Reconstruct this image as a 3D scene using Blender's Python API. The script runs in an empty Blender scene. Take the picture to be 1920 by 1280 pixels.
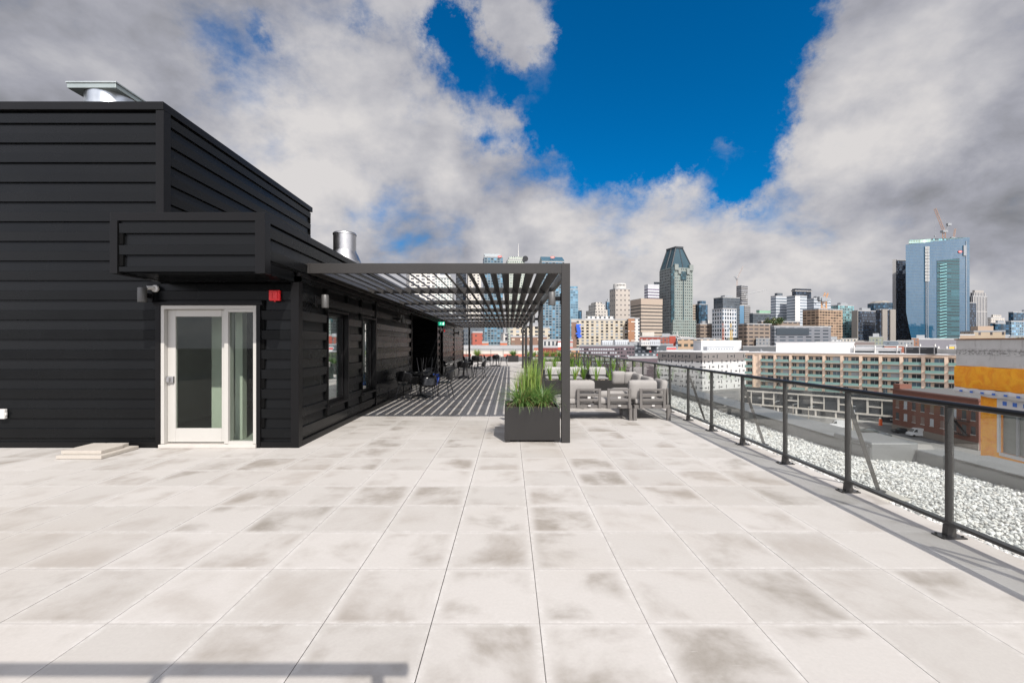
import bpy, math, random
from mathutils import Vector, Matrix
R = math.radians
rnd = random.Random(7)
# picture geometry of the photograph (1920 px wide): focal length, principal point, eye height
F, CX, CY, H = 834.0, 955.0, 646.0, 1.57
def gx(px, Y): return (px-CX)/F*Y
def gz(py, Y): return H+(CY-py)/F*Y
S = bpy.context.scene
C = S.collection
# ---------------------------------------------------------------- camera
cd = bpy.data.cameras.new('camera'); cam = bpy.data.objects.new('camera', cd); C.objects.link(cam)
cd.sensor_width = 36; cd.lens = F/1920*36
cd.shift_x = (960-CX)/1920; cd.shift_y = (CY-640)/1920
cd.clip_start = .05; cd.clip_end = 20000
cam.location = (0, 0, H); cam.rotation_euler = (R(90), 0, 0)
S.camera = cam
S.view_settings.view_transform = 'Standard'; S.view_settings.look = 'None'
S.view_settings.exposure = 0.62; S.view_settings.gamma = 1
S.render.resolution_x = 1024; S.render.resolution_y = 682
# ---------------------------------------------------------------- node helper
class NT:
    def __init__(s, tree): s.t = tree; s.n = tree.nodes; s.l = tree.links
    def new(s, typ, **kw):
        nd = s.n.new(typ)
        for k, v in kw.items(): setattr(nd, k, v)
        return nd
    def put(s, sock, v):
        if v is None: return
        if isinstance(v, bpy.types.NodeSocket): s.l.new(v, sock)
        else:
            if isinstance(v, (tuple, list)) and sock.type == 'RGBA' and len(v) == 3: v = (*v, 1)
            sock.default_value = v
    def m(s, op, a, b=None, c=None, clamp=False):
        nd = s.new('ShaderNodeMath', operation=op); nd.use_clamp = clamp
        s.put(nd.inputs[0], a); s.put(nd.inputs[1], b)
        if c is not None: s.put(nd.inputs[2], c)
        return nd.outputs[0]
    def v(s, op, a, b=None, scale=None):
        nd = s.new('ShaderNodeVectorMath', operation=op)
        s.put(nd.inputs[0], a); s.put(nd.inputs[1], b)
        if scale is not None: s.put(nd.inputs['Scale'], scale)
        return nd.outputs['Value'] if op in ('DOT_PRODUCT', 'LENGTH') else nd.outputs['Vector']
    def mix(s, f, a, b, blend='MIX'):
        nd = s.new('ShaderNodeMix', data_type='RGBA', blend_type=blend)
        s.put(nd.inputs[0], f); s.put(nd.inputs[6], a); s.put(nd.inputs[7], b)
        return nd.outputs[2]
    def sep(s, v):
        nd = s.new('ShaderNodeSeparateXYZ'); s.put(nd.inputs[0], v); return nd.outputs
    def com(s, x, y, z):
        nd = s.new('ShaderNodeCombineXYZ')
        for i, q in enumerate((x, y, z)): s.put(nd.inputs[i], q)
        return nd.outputs[0]
    def noise(s, vec, scale, detail=4, rough=.5, dist=0, col=False):
        nd = s.new('ShaderNodeTexNoise'); s.put(nd.inputs['Vector'], vec)
        for k, q in (('Scale', scale), ('Detail', detail), ('Roughness', rough), ('Distortion', dist)): s.put(nd.inputs[k], q)
        return nd.outputs['Color' if col else 0]
    def white(s, vec):
        nd = s.new('ShaderNodeTexWhiteNoise', noise_dimensions='3D'); s.put(nd.inputs['Vector'], vec); return nd.outputs
    def ss(s, x, lo, hi, a=0., b=1.):
        nd = s.new('ShaderNodeMapRange', interpolation_type='SMOOTHSTEP')
        for i, q in enumerate((x, lo, hi, a, b)): s.put(nd.inputs[i], q)
        return nd.outputs[0]
    def bump(s, h, strength, dist):
        nd = s.new('ShaderNodeBump'); s.put(nd.inputs['Height'], h)
        nd.inputs['Strength'].default_value = strength; nd.inputs['Distance'].default_value = dist
        return nd.outputs[0]
# ---------------------------------------------------------------- sky, clouds, sun
SUN = Vector((.35, -.98, 1.0)).normalized()
elev = math.asin(SUN.z); az = math.atan2(SUN.x, SUN.y)
W = bpy.data.worlds.new('World'); S.world = W; W.use_nodes = True
w = NT(W.node_tree); w.n.clear()
sky = w.new('ShaderNodeTexSky', sky_type='NISHITA'); sky.sun_disc = False
sky.sun_elevation = elev; sky.sun_rotation = az; sky.altitude = 200; sky.air_density = 1.0; sky.dust_density = .3; sky.ozone_density = 2.5
tc = w.new('ShaderNodeTexCoord'); d0 = tc.outputs['Generated']
x, y, z = w.sep(d0)
den = w.m('ADD', w.m('MAXIMUM', z, 0.0), .62)
pl = w.com(w.m('DIVIDE', x, den), w.m('DIVIDE', y, den), w.m('MULTIPLY', z, .6))
warp = w.v('SUBTRACT', w.noise(d0, 7, 8, .68, col=True), (.5, .5, .5))
warp2 = w.v('SUBTRACT', w.noise(d0, 2.2, 3, .5, col=True), (.5, .5, .5))
dd = w.v('NORMALIZE', w.v('ADD', d0, w.v('ADD', w.v('SCALE', warp, scale=.20), w.v('SCALE', warp2, scale=.10))))
def blobs(lst):
    tot = None
    for (px, py, r, a) in lst:
        dv = Vector(((px-CX)/F, 1, (CY-py)/F)).normalized()
        rr = r/F*dv.y
        e = w.m('EXPONENT', w.m('MULTIPLY', w.m('SUBTRACT', 1.0, w.v('DOT_PRODUCT', dd, tuple(dv))), -2/rr**2))
        e = w.m('MULTIPLY', e, a)
        tot = e if tot is None else w.m('ADD', tot, e)
    return tot
hole = blobs([(1130, 60, 130, .9), (1270, 90, 160, 1.1), (1420, 60, 120, 1.0), (1170, 190, 120, 1.1), (1340, 210, 100, .8), (1440, 210, 60, .5),
              (1260, 290, 60, .6), (1130, 270, 70, .5), (850, 60, 55, .75), (900, 130, 45, .6), (965, 165, 45, .5), (950, 55, 62, -.46), (1005, 90, 40, -.25), (840, 20, 40, .5), (880, 190, 50, .5), (960, 200, 40, .4), (1440, 300, 60, .45), (1010, 255, 40, .35), (930, 280, 34, .6), (1000, 280, 40, .4), (1400, 340, 40, .5), (1570, 290, 24, .35),
              (1335, 225, 42, -.62), (1385, 235, 28, -.3), (1290, 300, 60, -.45), (1395, 265, 55, -.22), (1085, 200, 18, -.5), (400, 95, 60, .3), (690, 10, 35, .32), (500, 60, 26, .28), (780, 235, 30, .22), (960, 235, 40, -.3),
              (1290, -500, 260, .7), (1650, 130, 150, -.5), (1850, 250, 160, -.3), (700, 200, 120, -.3), (200, 300, 200, -.3)])
n1 = w.noise(pl, 4.3, 13, .54, .15)
n2 = w.noise(w.v('ADD', pl, (.02, -.02, .11)), 4.3, 6, .54, .15)
n3 = w.noise(pl, 1.9, 4, .5, .1)
nf = w.noise(w.v('MULTIPLY', pl, (1.0, 1.0, 1.3)), 13.0, 8, .62, .3)
dens = w.m('SUBTRACT', w.m('ADD', w.m('MULTIPLY', w.m('SUBTRACT', n1, .5), 1.3), .44), w.m('MULTIPLY', hole, .88))
dens = w.m('ADD', dens, w.m('MULTIPLY', w.m('SUBTRACT', nf, .5), .42))
back = w.m('MULTIPLY', w.ss(y, .25, -.2), .05)
dens = w.m('SUBTRACT', w.m('ADD', dens, w.ss(z, .26, .08, .0, .3)), back)
cover = w.ss(dens, -.06, .50)
relief = w.m('ADD', w.m('MULTIPLY', w.m('SUBTRACT', n1, n2), 1.35), w.m('MULTIPLY', w.m('SUBTRACT', nf, .5), .14))
tone = blobs([(0, 60, 330, -.15), (420, 0, 220, -.10), (1900, 430, 180, -.22), (1650, 450, 140, -.06), (1750, 0, 200, .08), (1700, 240, 110, .22), (720, 260, 170, .26), (560, 330, 150, .22), (620, 120, 120, .18),
              (100, 150, 140, .10), (1050, 380, 120, .18), (1230, 370, 100, .22), (820, 440, 110, -.12), (1150, 500, 280, .10), (1500, 560, 240, .16), (1560, 330, 80, .18), (380, 200, 90, -.06), (1300, 430, 90, -.04), (955, 55, 80, -.26), (1340, 240, 60, -.2), (1040, 300, 60, -.1)])
lum = w.m('ADD', w.m('ADD', w.m('ADD', .535, relief), tone), w.m('ADD', w.m('MULTIPLY', w.m('SUBTRACT', n3, .5), .30), w.ss(z, .40, .10, .0, .16)), clamp=True)
cr = w.new('ShaderNodeValToRGB'); w.put(cr.inputs[0], lum)
els = cr.color_ramp.elements
els[0].position = 0; els[0].color = (.165, .167, .178, 1)
els[1].position = 1; els[1].color = (.74, .715, .71, 1)
for p_, c_ in ((.25, (.255, .26, .285, 1)), (.5, (.39, .395, .445, 1)), (.75, (.56, .555, .585, 1))):
    e_ = els.new(p_); e_.color = c_
blue = w.mix(1.0, sky.outputs[0], (.004, .76, 1.28), 'MULTIPLY')
cl10 = w.v('SCALE', cr.outputs[0], scale=w.ss(y, .22, -.45, 10.2, 42.0))
skyc = w.mix(cover, blue, cl10)
hz = w.ss(z, .16, .0)
skyc = w.mix(w.m('MULTIPLY', hz, .45), skyc, (5.6, 5.7, 6.0))
bg = w.new('ShaderNodeBackground'); w.put(bg.inputs[0], skyc); bg.inputs[1].default_value = .061
wo = w.new('ShaderNodeOutputWorld'); w.l.new(bg.outputs[0], wo.inputs[0])
sl = bpy.data.lights.new('sun', 'SUN'); sl.energy = 3.8; sl.angle = R(.4); sl.color = (1, .95, .89)
so = bpy.data.objects.new('sun', sl); C.objects.link(so); so.location = (0, -20, 40)
so.rotation_euler = SUN.to_track_quat('Z', 'Y').to_euler()
# ---------------------------------------------------------------- mesh helpers
def setp(o, label=None, cat=None, group=None, kind=None):
    if label: o['label'] = label
    if cat: o['category'] = cat
    if group: o['group'] = group
    if kind: o['kind'] = kind
    return o
def thing(name, label, cat, loc=(0, 0, 0), rz=0, group=None):
    o = bpy.data.objects.new(name, None); C.objects.link(o); o.empty_display_size = .2
    o.location = loc; o.rotation_euler = (0, 0, rz)
    return setp(o, label, cat, group)
class MB:
    def __init__(s): s.v = []; s.f = []; s.uv = []; s.has = False; s.mi = []; s.cur = 0
    def vs(s, pts): b = len(s.v); s.v += [tuple(p) for p in pts]; return b
    def face(s, idx, uv=None): s.f.append(tuple(idx)); s.uv.append(uv); s.mi.append(s.cur); s.has |= uv is not None
    def quad(s, a, b, c, d, uv=None): i = s.vs((a, b, c, d)); s.face((i, i+1, i+2, i+3), uv)
    def box(s, x0, x1, y0, y1, z0, z1):
        return s.prism([(x0, y0), (x1, y0), (x1, y1), (x0, y1)], z0, z1)
    def bbox(s, c, dx, dy, dz, mat=None):
        pts = [Vector((sx*dx/2, sy*dy/2, sz*dz/2)) for sz in (-1, 1) for sy in (-1, 1) for sx in (-1, 1)]
        if mat: pts = [mat @ p for p in pts]
        c = Vector(c); i = s.vs([p+c for p in pts])
        for f in ((0, 2, 3, 1), (4, 5, 7, 6), (0, 1, 5, 4), (2, 6, 7, 3), (0, 4, 6, 2), (1, 3, 7, 5)): s.face([i+k for k in f])
    def prism(s, poly, z0, z1, cap=True, uvs=False, bottom=True):
        n = len(poly); i = s.vs([(x, y, z0) for x, y in poly]+[(x, y, z1) for x, y in poly]); u = 0
        for k in range(n):
            j = (k+1) % n; L = math.dist(poly[k], poly[j])
            s.face((i+k, i+j, i+n+j, i+n+k), ((u, z0+26), (u+L, z0+26), (u+L, z1+26), (u, z1+26)) if uvs else None); u += L
        if cap:
            s.face([i+n+k for k in range(n)], [(-.01, -.01)]*n if uvs else None)
            if bottom: s.face([i+k for k in range(n)][::-1], [(-.01, -.01)]*n if uvs else None)
    def frustum(s, p0, z0, p1, z1):
        n = len(p0); i = s.vs([(x, y, z0) for x, y in p0]+[(x, y, z1) for x, y in p1])
        for k in range(n):
            j = (k+1) % n; s.face((i+k, i+j, i+n+j, i+n+k))
        s.face([i+n+k for k in range(n)]); s.face([i+k for k in range(n)][::-1])
    def tube(s, a, b, r, n=8, r2=None):
        a, b = Vector(a), Vector(b); d = (b-a).normalized(); r2 = r if r2 is None else r2
        u = d.orthogonal().normalized(); w_ = d.cross(u)
        i = s.vs([a+(u*math.cos(t)+w_*math.sin(t))*r for t in [2*math.pi*k/n for k in range(n)]] +
                 [b+(u*math.cos(t)+w_*math.sin(t))*r2 for t in [2*math.pi*k/n for k in range(n)]])
        for k in range(n):
            j = (k+1) % n; s.face((i+k, i+j, i+n+j, i+n+k))
        s.face([i+n+k for k in range(n)]); s.face([i+k for k in range(n)][::-1])
    def lathe(s, c, prof, n=24):
        c = Vector(c); i = s.vs([c+Vector((r*math.cos(2*math.pi*k/n), r*math.sin(2*math.pi*k/n), z)) for r, z in prof for k in range(n)])
        for q in range(len(prof)-1):
            for k in range(n):
                j = (k+1) % n; s.face((i+q*n+k, i+q*n+j, i+(q+1)*n+j, i+(q+1)*n+k))
        s.face([i+k for k in range(n)][::-1]); s.face([i+(len(prof)-1)*n+k for k in range(n)])
    def bar(s, a, b, wd, ht, up=(0, 0, 1)):
        a, b = Vector(a), Vector(b); d = (b-a).normalized(); up = Vector(up)
        if abs(d.dot(up)) > .99: up = Vector((0, 1, 0))
        sd = d.cross(up).normalized(); u2 = sd.cross(d)
        i = s.vs([p+sd*sx*wd/2+u2*sz*ht/2 for p in (a, b) for sx, sz in ((-1, -1), (1, -1), (1, 1), (-1, 1))])
        for f in ((0, 1, 5, 4), (1, 2, 6, 5), (2, 3, 7, 6), (3, 0, 4, 7), (3, 2, 1, 0), (4, 5, 6, 7)): s.face([i+k for k in f])
    def build(s, name, mat, parent=None, world=False, bevel=0, smooth=False, seg=2, **tags):
        me = bpy.data.meshes.new(name); me.from_pydata(s.v, [], s.f)
        for mm in (mat if isinstance(mat, (list, tuple)) else [mat]): me.materials.append(mm)
        if any(s.mi): me.polygons.foreach_set('material_index', s.mi)
        if s.has:
            ul = me.uv_layers.new(name='UVMap'); k = 0
            for f, uv in zip(s.f, s.uv):
                for q in range(len(f)): ul.data[k].uv = uv[q] if uv else (-.01, -.01); k += 1
        me.validate(); me.update()
        if smooth:
            me.polygons.foreach_set('use_smooth', [True]*len(me.polygons))
            try: me.set_sharp_from_angle(angle=R(40))
            except Exception: pass
        o = bpy.data.objects.new(name, me); C.objects.link(o)
        if parent:
            o.parent = parent
            if world:
                o.matrix_parent_inverse = Matrix.Translation(parent.location).inverted() if abs(parent.rotation_euler.z) < 1e-6 else (Matrix.Translation(parent.location) @ Matrix.Rotation(parent.rotation_euler.z, 4, 'Z')).inverted()
        if bevel:
            b = o.modifiers.new('bevel', 'BEVEL'); b.width = bevel; b.segments = seg; b.limit_method = 'ANGLE'; b.angle_limit = R(50)
        return setp(o, **tags)
def one(fn, name, mat, parent=None, world=False, bevel=0, smooth=False, **tags):
    mb = MB(); fn(mb); return mb.build(name, mat, parent, world, bevel, smooth, **tags)
def bx(name, mat, b, parent=None, world=False, bevel=0, **tags):
    mb = MB(); mb.box(*b); return mb.build(name, mat, parent, world, bevel, **tags)
def kids(o): return [c for c in bpy.data.objects if c.parent == o]
TREE = {}
def copy_tree(o, parent=None, loc=None, rz=None, label=None, group=None):
    c = o.copy(); C.objects.link(c)
    if parent: c.parent = parent
    if loc is not None: c.location = loc
    if rz is not None: c.rotation_euler = (0, 0, rz)
    if label: c['label'] = label
    if group: c['group'] = group
    for ch in kids(o): copy_tree(ch, c)
    return c
# ---------------------------------------------------------------- materials
MATS = {}
def mat(name, col, rough=.6, metal=0, var=.12, vs=3., bump=0, bs=40., spec=.5, emit=None, fine=0):
    if name in MATS: return MATS[name]
    m_ = bpy.data.materials.new(name); m_.use_nodes = True; n = NT(m_.node_tree)
    p = n.n['Principled BSDF']; t = n.new('ShaderNodeTexCoord').outputs['Object']
    ns = n.noise(t, vs, 5, .6)
    f = n.m('ADD', n.m('MULTIPLY', n.m('SUBTRACT', ns, .5), var*2), 1.0)
    if fine:
        f = n.m('ADD', f, n.m('MULTIPLY', n.m('SUBTRACT', n.noise(t, vs*25, 3, .7), .5), fine*2))
    n.put(p.inputs['Base Color'], n.v('SCALE', tuple(col), scale=f))
    n.put(p.inputs['Roughness'], n.m('ADD', n.m('MULTIPLY', n.m('SUBTRACT', ns, .5), .2), rough, clamp=True))
    p.inputs['Metallic'].default_value = metal; p.inputs['Specular IOR Level'].default_value = spec
    if bump: n.put(p.inputs['Normal'], n.bump(n.noise(t, bs, 4, .6), bump, .01))
    if emit: n.put(p.inputs['Emission Color'], tuple(emit)); p.inputs['Emission Strength'].default_value = 1
    MATS[name] = m_; return m_
def glassmat(name, tint, gloss=1.0, ior=1.5, rough=0.0, coat=0.0):
    if name in MATS: return MATS[name]
    m_ = bpy.data.materials.new(name); m_.use_nodes = True; n = NT(m_.node_tree); n.n.clear()
    tr = n.new('ShaderNodeBsdfTransparent'); n.put(tr.inputs[0], tuple(tint))
    gl = n.new('ShaderNodeBsdfGlossy'); n.put(gl.inputs[0], (gloss,)*3); gl.inputs['Roughness'].default_value = rough
    fr = n.new('ShaderNodeFresnel'); bf = n.new('ShaderNodeNewGeometry').outputs['Backfacing']; n.put(fr.inputs[0], n.m('ADD', ior, n.m('MULTIPLY', bf, 1/ior-ior)))
    mx = n.new('ShaderNodeMixShader'); n.put(mx.inputs[0], n.m('ADD', fr.outputs[0], coat, clamp=True)); n.l.new(tr.outputs[0], mx.inputs[1]); n.l.new(gl.outputs[0], mx.inputs[2])
    o = n.new('ShaderNodeOutputMaterial'); n.l.new(mx.outputs[0], o.inputs[0]); MATS[name] = m_; return m_
def fac(name, wall, glass, pu=3., pv=3.6, wu=.6, wv=.55, rough=.12, rnda=.6, wallrough=.75, tile=0, metal=0.):
    """window grid over metre UVs: wall colour with glazed cells, each pane a little different"""
    if name in MATS: return MATS[name]
    m_ = bpy.data.materials.new(name); m_.use_nodes = True; n = NT(m_.node_tree); p = n.n['Principled BSDF']
    uv = n.new('ShaderNodeUVMap').outputs[0]; u, v_, _ = n.sep(uv)
    cu, cv = n.m('DIVIDE', u, pu), n.m('DIVIDE', v_, pv)
    fu, fv = n.m('FRACT', cu), n.m('FRACT', cv)
    inu = n.m('LESS_THAN', n.m('ABSOLUTE', n.m('SUBTRACT', fu, .5)), wu/2)
    inv = n.m('LESS_THAN', n.m('ABSOLUTE', n.m('SUBTRACT', fv, .5)), wv/2)
    win = n.m('MULTIPLY', n.m('MULTIPLY', inu, inv), n.m('GREATER_THAN', v_, 0.0))
    wn = n.white(n.com(n.m('FLOOR', cu), n.m('FLOOR', cv), 3.3))
    k = n.m('POWER', wn[0], 2.2)
    gcol = n.v('SCALE', tuple(glass), scale=n.m('ADD', 1-rnda*.5, n.m('MULTIPLY', k, rnda*2.6)))
    t = n.new('ShaderNodeTexCoord').outputs['Object']
    wcol = n.v('SCALE', tuple(wall), scale=n.m('ADD', .85, n.m('MULTIPLY', n.noise(t, .12, 5, .6), .3)))
    n.put(p.inputs['Base Color'], n.mix(win, wcol, gcol))
    n.put(p.inputs['Roughness'], n.m('ADD', wallrough, n.m('MULTIPLY', win, rough-wallrough)))
    n.put(p.inputs['Metallic'], n.m('MULTIPLY', win, metal))
    nb = n.noise(t, .35, 2, .5)
    n.put(p.inputs['Normal'], n.bump(nb, .12, .3))
    MATS[name] = m_; return m_
M_black = mat('black_painted_steel', (.0054, .0058, .0063), .26, .0, .2, 1.3, spec=.125, fine=.06, bump=.12, bs=1.6)
M_trim = mat('black_trim', (.0065, .0063, .0066), .32, .0, .15, 2., spec=.13)
M_perg = mat('charcoal_aluminium', (.032, .030, .0285), .42, .0, .08, 2., spec=.25, fine=.03)
M_rail = mat('dark_rail_metal', (.036, .034, .032), .30, .0, .1, 2., spec=.45)
M_galv = mat('galvanised_steel', (.48, .50, .51), .34, 1., .22, 6., bump=.08, bs=8)
M_stain = mat('stainless_steel', (.46, .45, .44), .34, 1., .12, 8., bump=.05, bs=10)
M_conc = mat('concrete', (.40, .38, .35), .85, 0, .15, 2., bump=.2)
M_white = mat('white_paint', (.50, .485, .46), .45, 0, .05)
M_dframe = mat('beige_door_paint', (.40, .385, .355), .4, 0, .04)
M_rglass = glassmat('tinted_glass', (.93, .95, .94), 1.0, 1.5, 0, .025)
M_dglass = glassmat('door_glass', (.84, .88, .85), .8, 1.37)
M_wglass = glassmat('window_glass', (.80, .88, .85), .95, 1.6, 0, .42)
M_cushion = mat('grey_cushion_fabric', (.27, .255, .24), .95, 0, .08, 6., bump=.25, bs=160, spec=.1, fine=.03)
M_sofa = mat('taupe_aluminium', (.115, .105, .097), .45, 0, .06)
M_chair = mat('black_resin', (.012, .012, .013), .3, 0, .1)
M_planter = mat('planter_charcoal', (.022, .0205, .0195), .4, 0, .12, 2.5, spec=.3, fine=.03)
M_red = mat('red_plastic', (.62, .012, .015), .35)
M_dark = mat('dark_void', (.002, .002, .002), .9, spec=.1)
M_roof = mat('roof_membrane', (.30, .30, .30), .9, 0, .3, .15)
M_roofw = mat('white_roof', (.62, .61, .60), .9, 0, .12, .1)
M_tar = mat('grey_mechanical', (.24, .25, .26), .6, 0, .2, .3)
M_pglass = fac('plain_far_glass', (.05, .08, .10), (.08, .12, .15), 1.5, 3.6, .9, .8)
# ================================================================ TERRACE
Y0 = 2.508; X0 = .1708; T = .6098
def tile_material():
    m_ = bpy.data.materials.new('concrete_paver'); m_.use_nodes = True; n = NT(m_.node_tree); p = n.n['Principled BSDF']
    t = n.new('ShaderNodeTexCoord').outputs['Object']; x, y, z = n.sep(t)
    cx_, cy_ = n.m('DIVIDE', n.m('SUBTRACT', x, X0), T), n.m('DIVIDE', n.m('SUBTRACT', y, Y0), T)
    fx, fy = n.m('FRACT', cx_), n.m('FRACT', cy_)
    ix, iy = n.m('FLOOR', cx_), n.m('FLOOR', cy_)
    ex = n.m('MULTIPLY', n.m('MINIMUM', fx, n.m('SUBTRACT', 1.0, fx)), T)
    ey = n.m('MULTIPLY', n.m('MINIMUM', fy, n.m('SUBTRACT', 1.0, fy)), T)
    wn = n.white(n.com(ix, iy, 1.7)); wc = wn[1]
    wn2 = n.white(n.com(n.m('ADD', ix, 31.0), iy, 8.1))
    jw = n.m('MULTIPLY', n.white(n.com(ix, 3.0, 9.0))[0], .0012)
    jx = n.m('LESS_THAN', ex, n.m('ADD', .0017, jw)); jy = n.m('LESS_THAN', ey, .0012)
    off = n.v('SCALE', wc, scale=40.0)
    q = n.v('ADD', t, off)
    st = n.noise(q, 1.7, 7, .56, .25)
    stm = n.ss(st, .43, .72)
    fine_ = n.noise(t, 48, 6, .8); mid = n.noise(q, 14, 6, .7)
    stm = n.m('MULTIPLY', stm, n.m('ADD', .30, n.m('ADD', n.m('MULTIPLY', mid, .7), n.m('MULTIPLY', fine_, .75))))
    inner = n.m('MULTIPLY', n.ss(ex, .004, .10), n.ss(n.m('SUBTRACT', ey, n.m('MULTIPLY', n.white(n.com(ix, iy, 4.4))[0], -.03)), .004, .075))
    stm = n.m('MULTIPLY', n.m('MULTIPLY', stm, inner), n.ss(wn2[0], .0, .9, .30, 1.0))
    # pale scuffs running across the slabs
    sc = n.noise(n.v('MULTIPLY', q, (9.0, 55.0, 1.0)), 1.0, 4, .65)
    scf = n.m('MULTIPLY', n.ss(sc, .62, .78), n.ss(n.noise(q, 3, 2, .5), .5, .7))
    sc2 = n.m('MULTIPLY', n.ss(n.m('MINIMUM', ex, ey), .045, .0), n.ss(n.noise(n.v('MULTIPLY', q, (13., 13., 1.)), 1.0, 7, .75), .42, .66))
    base = n.mix(wn[0], (.378, .357, .330), (.438, .414, .387))
    base = n.mix(n.m('MULTIPLY', n.noise(q, 6, 5, .6), .35), base, (.35, .325, .30))
    base = n.mix(stm, base, n.mix(wn2[0], (.215, .180, .145), (.225, .205, .178)))
    base = n.mix(n.m('MULTIPLY', n.m('MAXIMUM', scf, sc2), .6), base, (.53, .51, .485))
    big = n.noise(t, .35, 3, .5); base = n.mix(n.m('MULTIPLY', n.ss(n.noise(t, .22, 4, .6), .48, .68), .38), base, (.34, .30, .255))
    g = n.m('ADD', .81, n.m('ADD', n.m('MULTIPLY', fine_, .26), n.m('MULTIPLY', big, .12)))
    base = n.v('SCALE', base, scale=g)
    vo = n.new('ShaderNodeTexVoronoi'); n.put(vo.inputs['Vector'], t); vo.inputs['Scale'].default_value = 5.5
    spot = n.m('MULTIPLY', n.m('LESS_THAN', vo.outputs['Distance'], .022), n.m('GREATER_THAN', n.sep(vo.outputs['Color'])[0], .8))
    base = n.mix(n.m('MULTIPLY', spot, .6), base, (.12, .10, .085))
    col = n.mix(jy, base, (.22, .20, .18)); col = n.mix(n.m('MULTIPLY', n.ss(ey, .006, .0015), n.m('SUBTRACT', 1.0, jy)), col, (.47, .445, .42))
    ja = n.ss(n.white(n.com(ix, 7.0, 2.0))[0], .1, .8, .35, 1.0)
    col = n.mix(n.m('MULTIPLY', jx, ja), col, (.035, .031, .027))
    n.put(p.inputs['Base Color'], col); n.put(p.inputs['Roughness'], n.m('ADD', .72, n.m('MULTIPLY', st, .2)))
    p.inputs['Specular IOR Level'].default_value = .3
    edge = n.m('MULTIPLY', n.ss(ex, .0, .006), n.ss(ey, .0, .005))
    hgt = n.m('ADD', n.m('ADD', n.m('MULTIPLY', edge, .6), n.m('MULTIPLY', fine_, .12)), n.m('MULTIPLY', wn[0], .0))
    n.put(p.inputs['Normal'], n.bump(hgt, .5, .006))
    return m_
M_tile = tile_material()
XR0, YR0, SR = 3.60, 3.636, .0204          # railing line
def xr(Y): return XR0+SR*(Y-YR0)
YE = 42.0
mb = MB(); n_ = 24
pts = [(-14, -7), (xr(-7)+.16, -7), (xr(YE)+.16, YE), (-14, YE)]
mb.prism(pts, -.06, 0); mb.build('terrace_floor', M_tile, kind='structure')
# the storeys below, gravel bed, parapet
M_panel = mat('grey_wall_panel', (.11, .112, .115), .6, 0, .1, .5)
own = thing('apartment_building', 'grey block of storeys carrying the paved roof terrace and its planters', 'building', (0, 20, -25))
mb = MB(); mb.prism([(-30, -12), (6.22, -12), (6.22, 6.2), (5.7, 6.2), (6.05, 42.6), (-30, 42.6)], -25, -.16); mb.build('wall', M_panel, own, world=True)
M_metalcap = mat('grey_metal_flashing', (.17, .172, .17), .42, .3, .15, 1.2, bump=.1, bs=2.5)
par = thing('roof_parapet', 'low wide grey metal parapet between white gravel and street', 'parapet', (5.4, 6, -.1))
def gxe(Y): return 5.06+.017*(Y-6.75) if Y > 6.22 else 5.66+.01*(Y-5)
mb = MB()
def strip(mb, a, b, o0, o1, z0, z1): mb.prism([(gxe(a)+o0, a), (gxe(a)+o1, a), (gxe(b)+o1, b), (gxe(b)+o0, b)], z0, z1)
strip(mb, 6.225, 42.4, 0, .62, -.15, .13); strip(mb, -7, 6.21, 0, .55, -.15, .11)
mb.box(5.062, 5.72, 6.215, 6.95, -.15, .20)
mb.build('curb', M_metalcap, par, world=True, bevel=.02)
mb = MB()
for k in range(16):
    a = 6.26+k*2.4; strip(mb, a, min(a+2.392, 42.3), -.02, .65, .135, .15)
for k in range(5):
    a = -6.2+k*2.4; strip(mb, a, a+2.392, -.02, .58, .115, .13)
mb.build('coping', M_metalcap, par, world=True, bevel=.004)
M_gravel_base = mat('gravel_bed', (.48, .48, .46), .95, 0, .25, 18, bump=.6, bs=30)
mb = MB(); mb.prism([(xr(-7)+.165, -7), (5.75, -7), (5.75, 6.2), (5.2, 6.2), (5.75, 42), (xr(42)+.165, 42)], -.15, -.075)
mb.build('gravel_bed', M_gravel_base, kind='structure')
def gravel_mat():
    m_ = bpy.data.materials.new('white_stone'); m_.use_nodes = True; n = NT(m_.node_tree); p = n.n['Principled BSDF']
    r_ = n.new('ShaderNodeNewGeometry').outputs['Random Per Island']
    cr_ = n.new('ShaderNodeValToRGB'); n.put(cr_.inputs[0], r_); e = cr_.color_ramp.elements
    e[0].position = 0; e[0].color = (.27, .275, .27, 1); e[1].position = 1; e[1].color = (.62, .61, .58, 1)
    for q, c in ((.18, (.34, .34, .33, 1)), (.5, (.52, .515, .49, 1)), (.7, (.40, .375, .34, 1)), (.72, (.57, .565, .55, 1))): k = e.new(q); k.color = c
    t = n.new('ShaderNodeTexCoord').outputs['Object']
    n.put(p.inputs['Base Color'], n.v('SCALE', cr_.outputs[0], scale=n.m('ADD', .8, n.m('MULTIPLY', n.noise(t, 60, 3, .6), .4))))
    p.inputs['Roughness'].default_value = .8; return m_
M_stone = gravel_mat()
def ico():
    g = (1+5**.5)/2
    v = [(-1, g, 0), (1, g, 0), (-1, -g, 0), (1, -g, 0), (0, -1, g), (0, 1, g), (0, -1, -g), (0, 1, -g), (g, 0, -1), (g, 0, 1), (-g, 0, -1), (-g, 0, 1)]
    f = [(0, 11, 5), (0, 5, 1), (0, 1, 7), (0, 7, 10), (0, 10, 11), (1, 5, 9), (5, 11, 4), (11, 10, 2), (10, 7, 6), (7, 1, 8), (3, 9, 4), (3, 4, 2), (3, 2, 6), (3, 6, 8), (3, 8, 9), (4, 9, 5), (2, 4, 11), (6, 2, 10), (8, 6, 7), (9, 8, 1)]
    return [Vector(q).normalized() for q in v], f
IV, IF = ico()
mb = MB()
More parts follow.
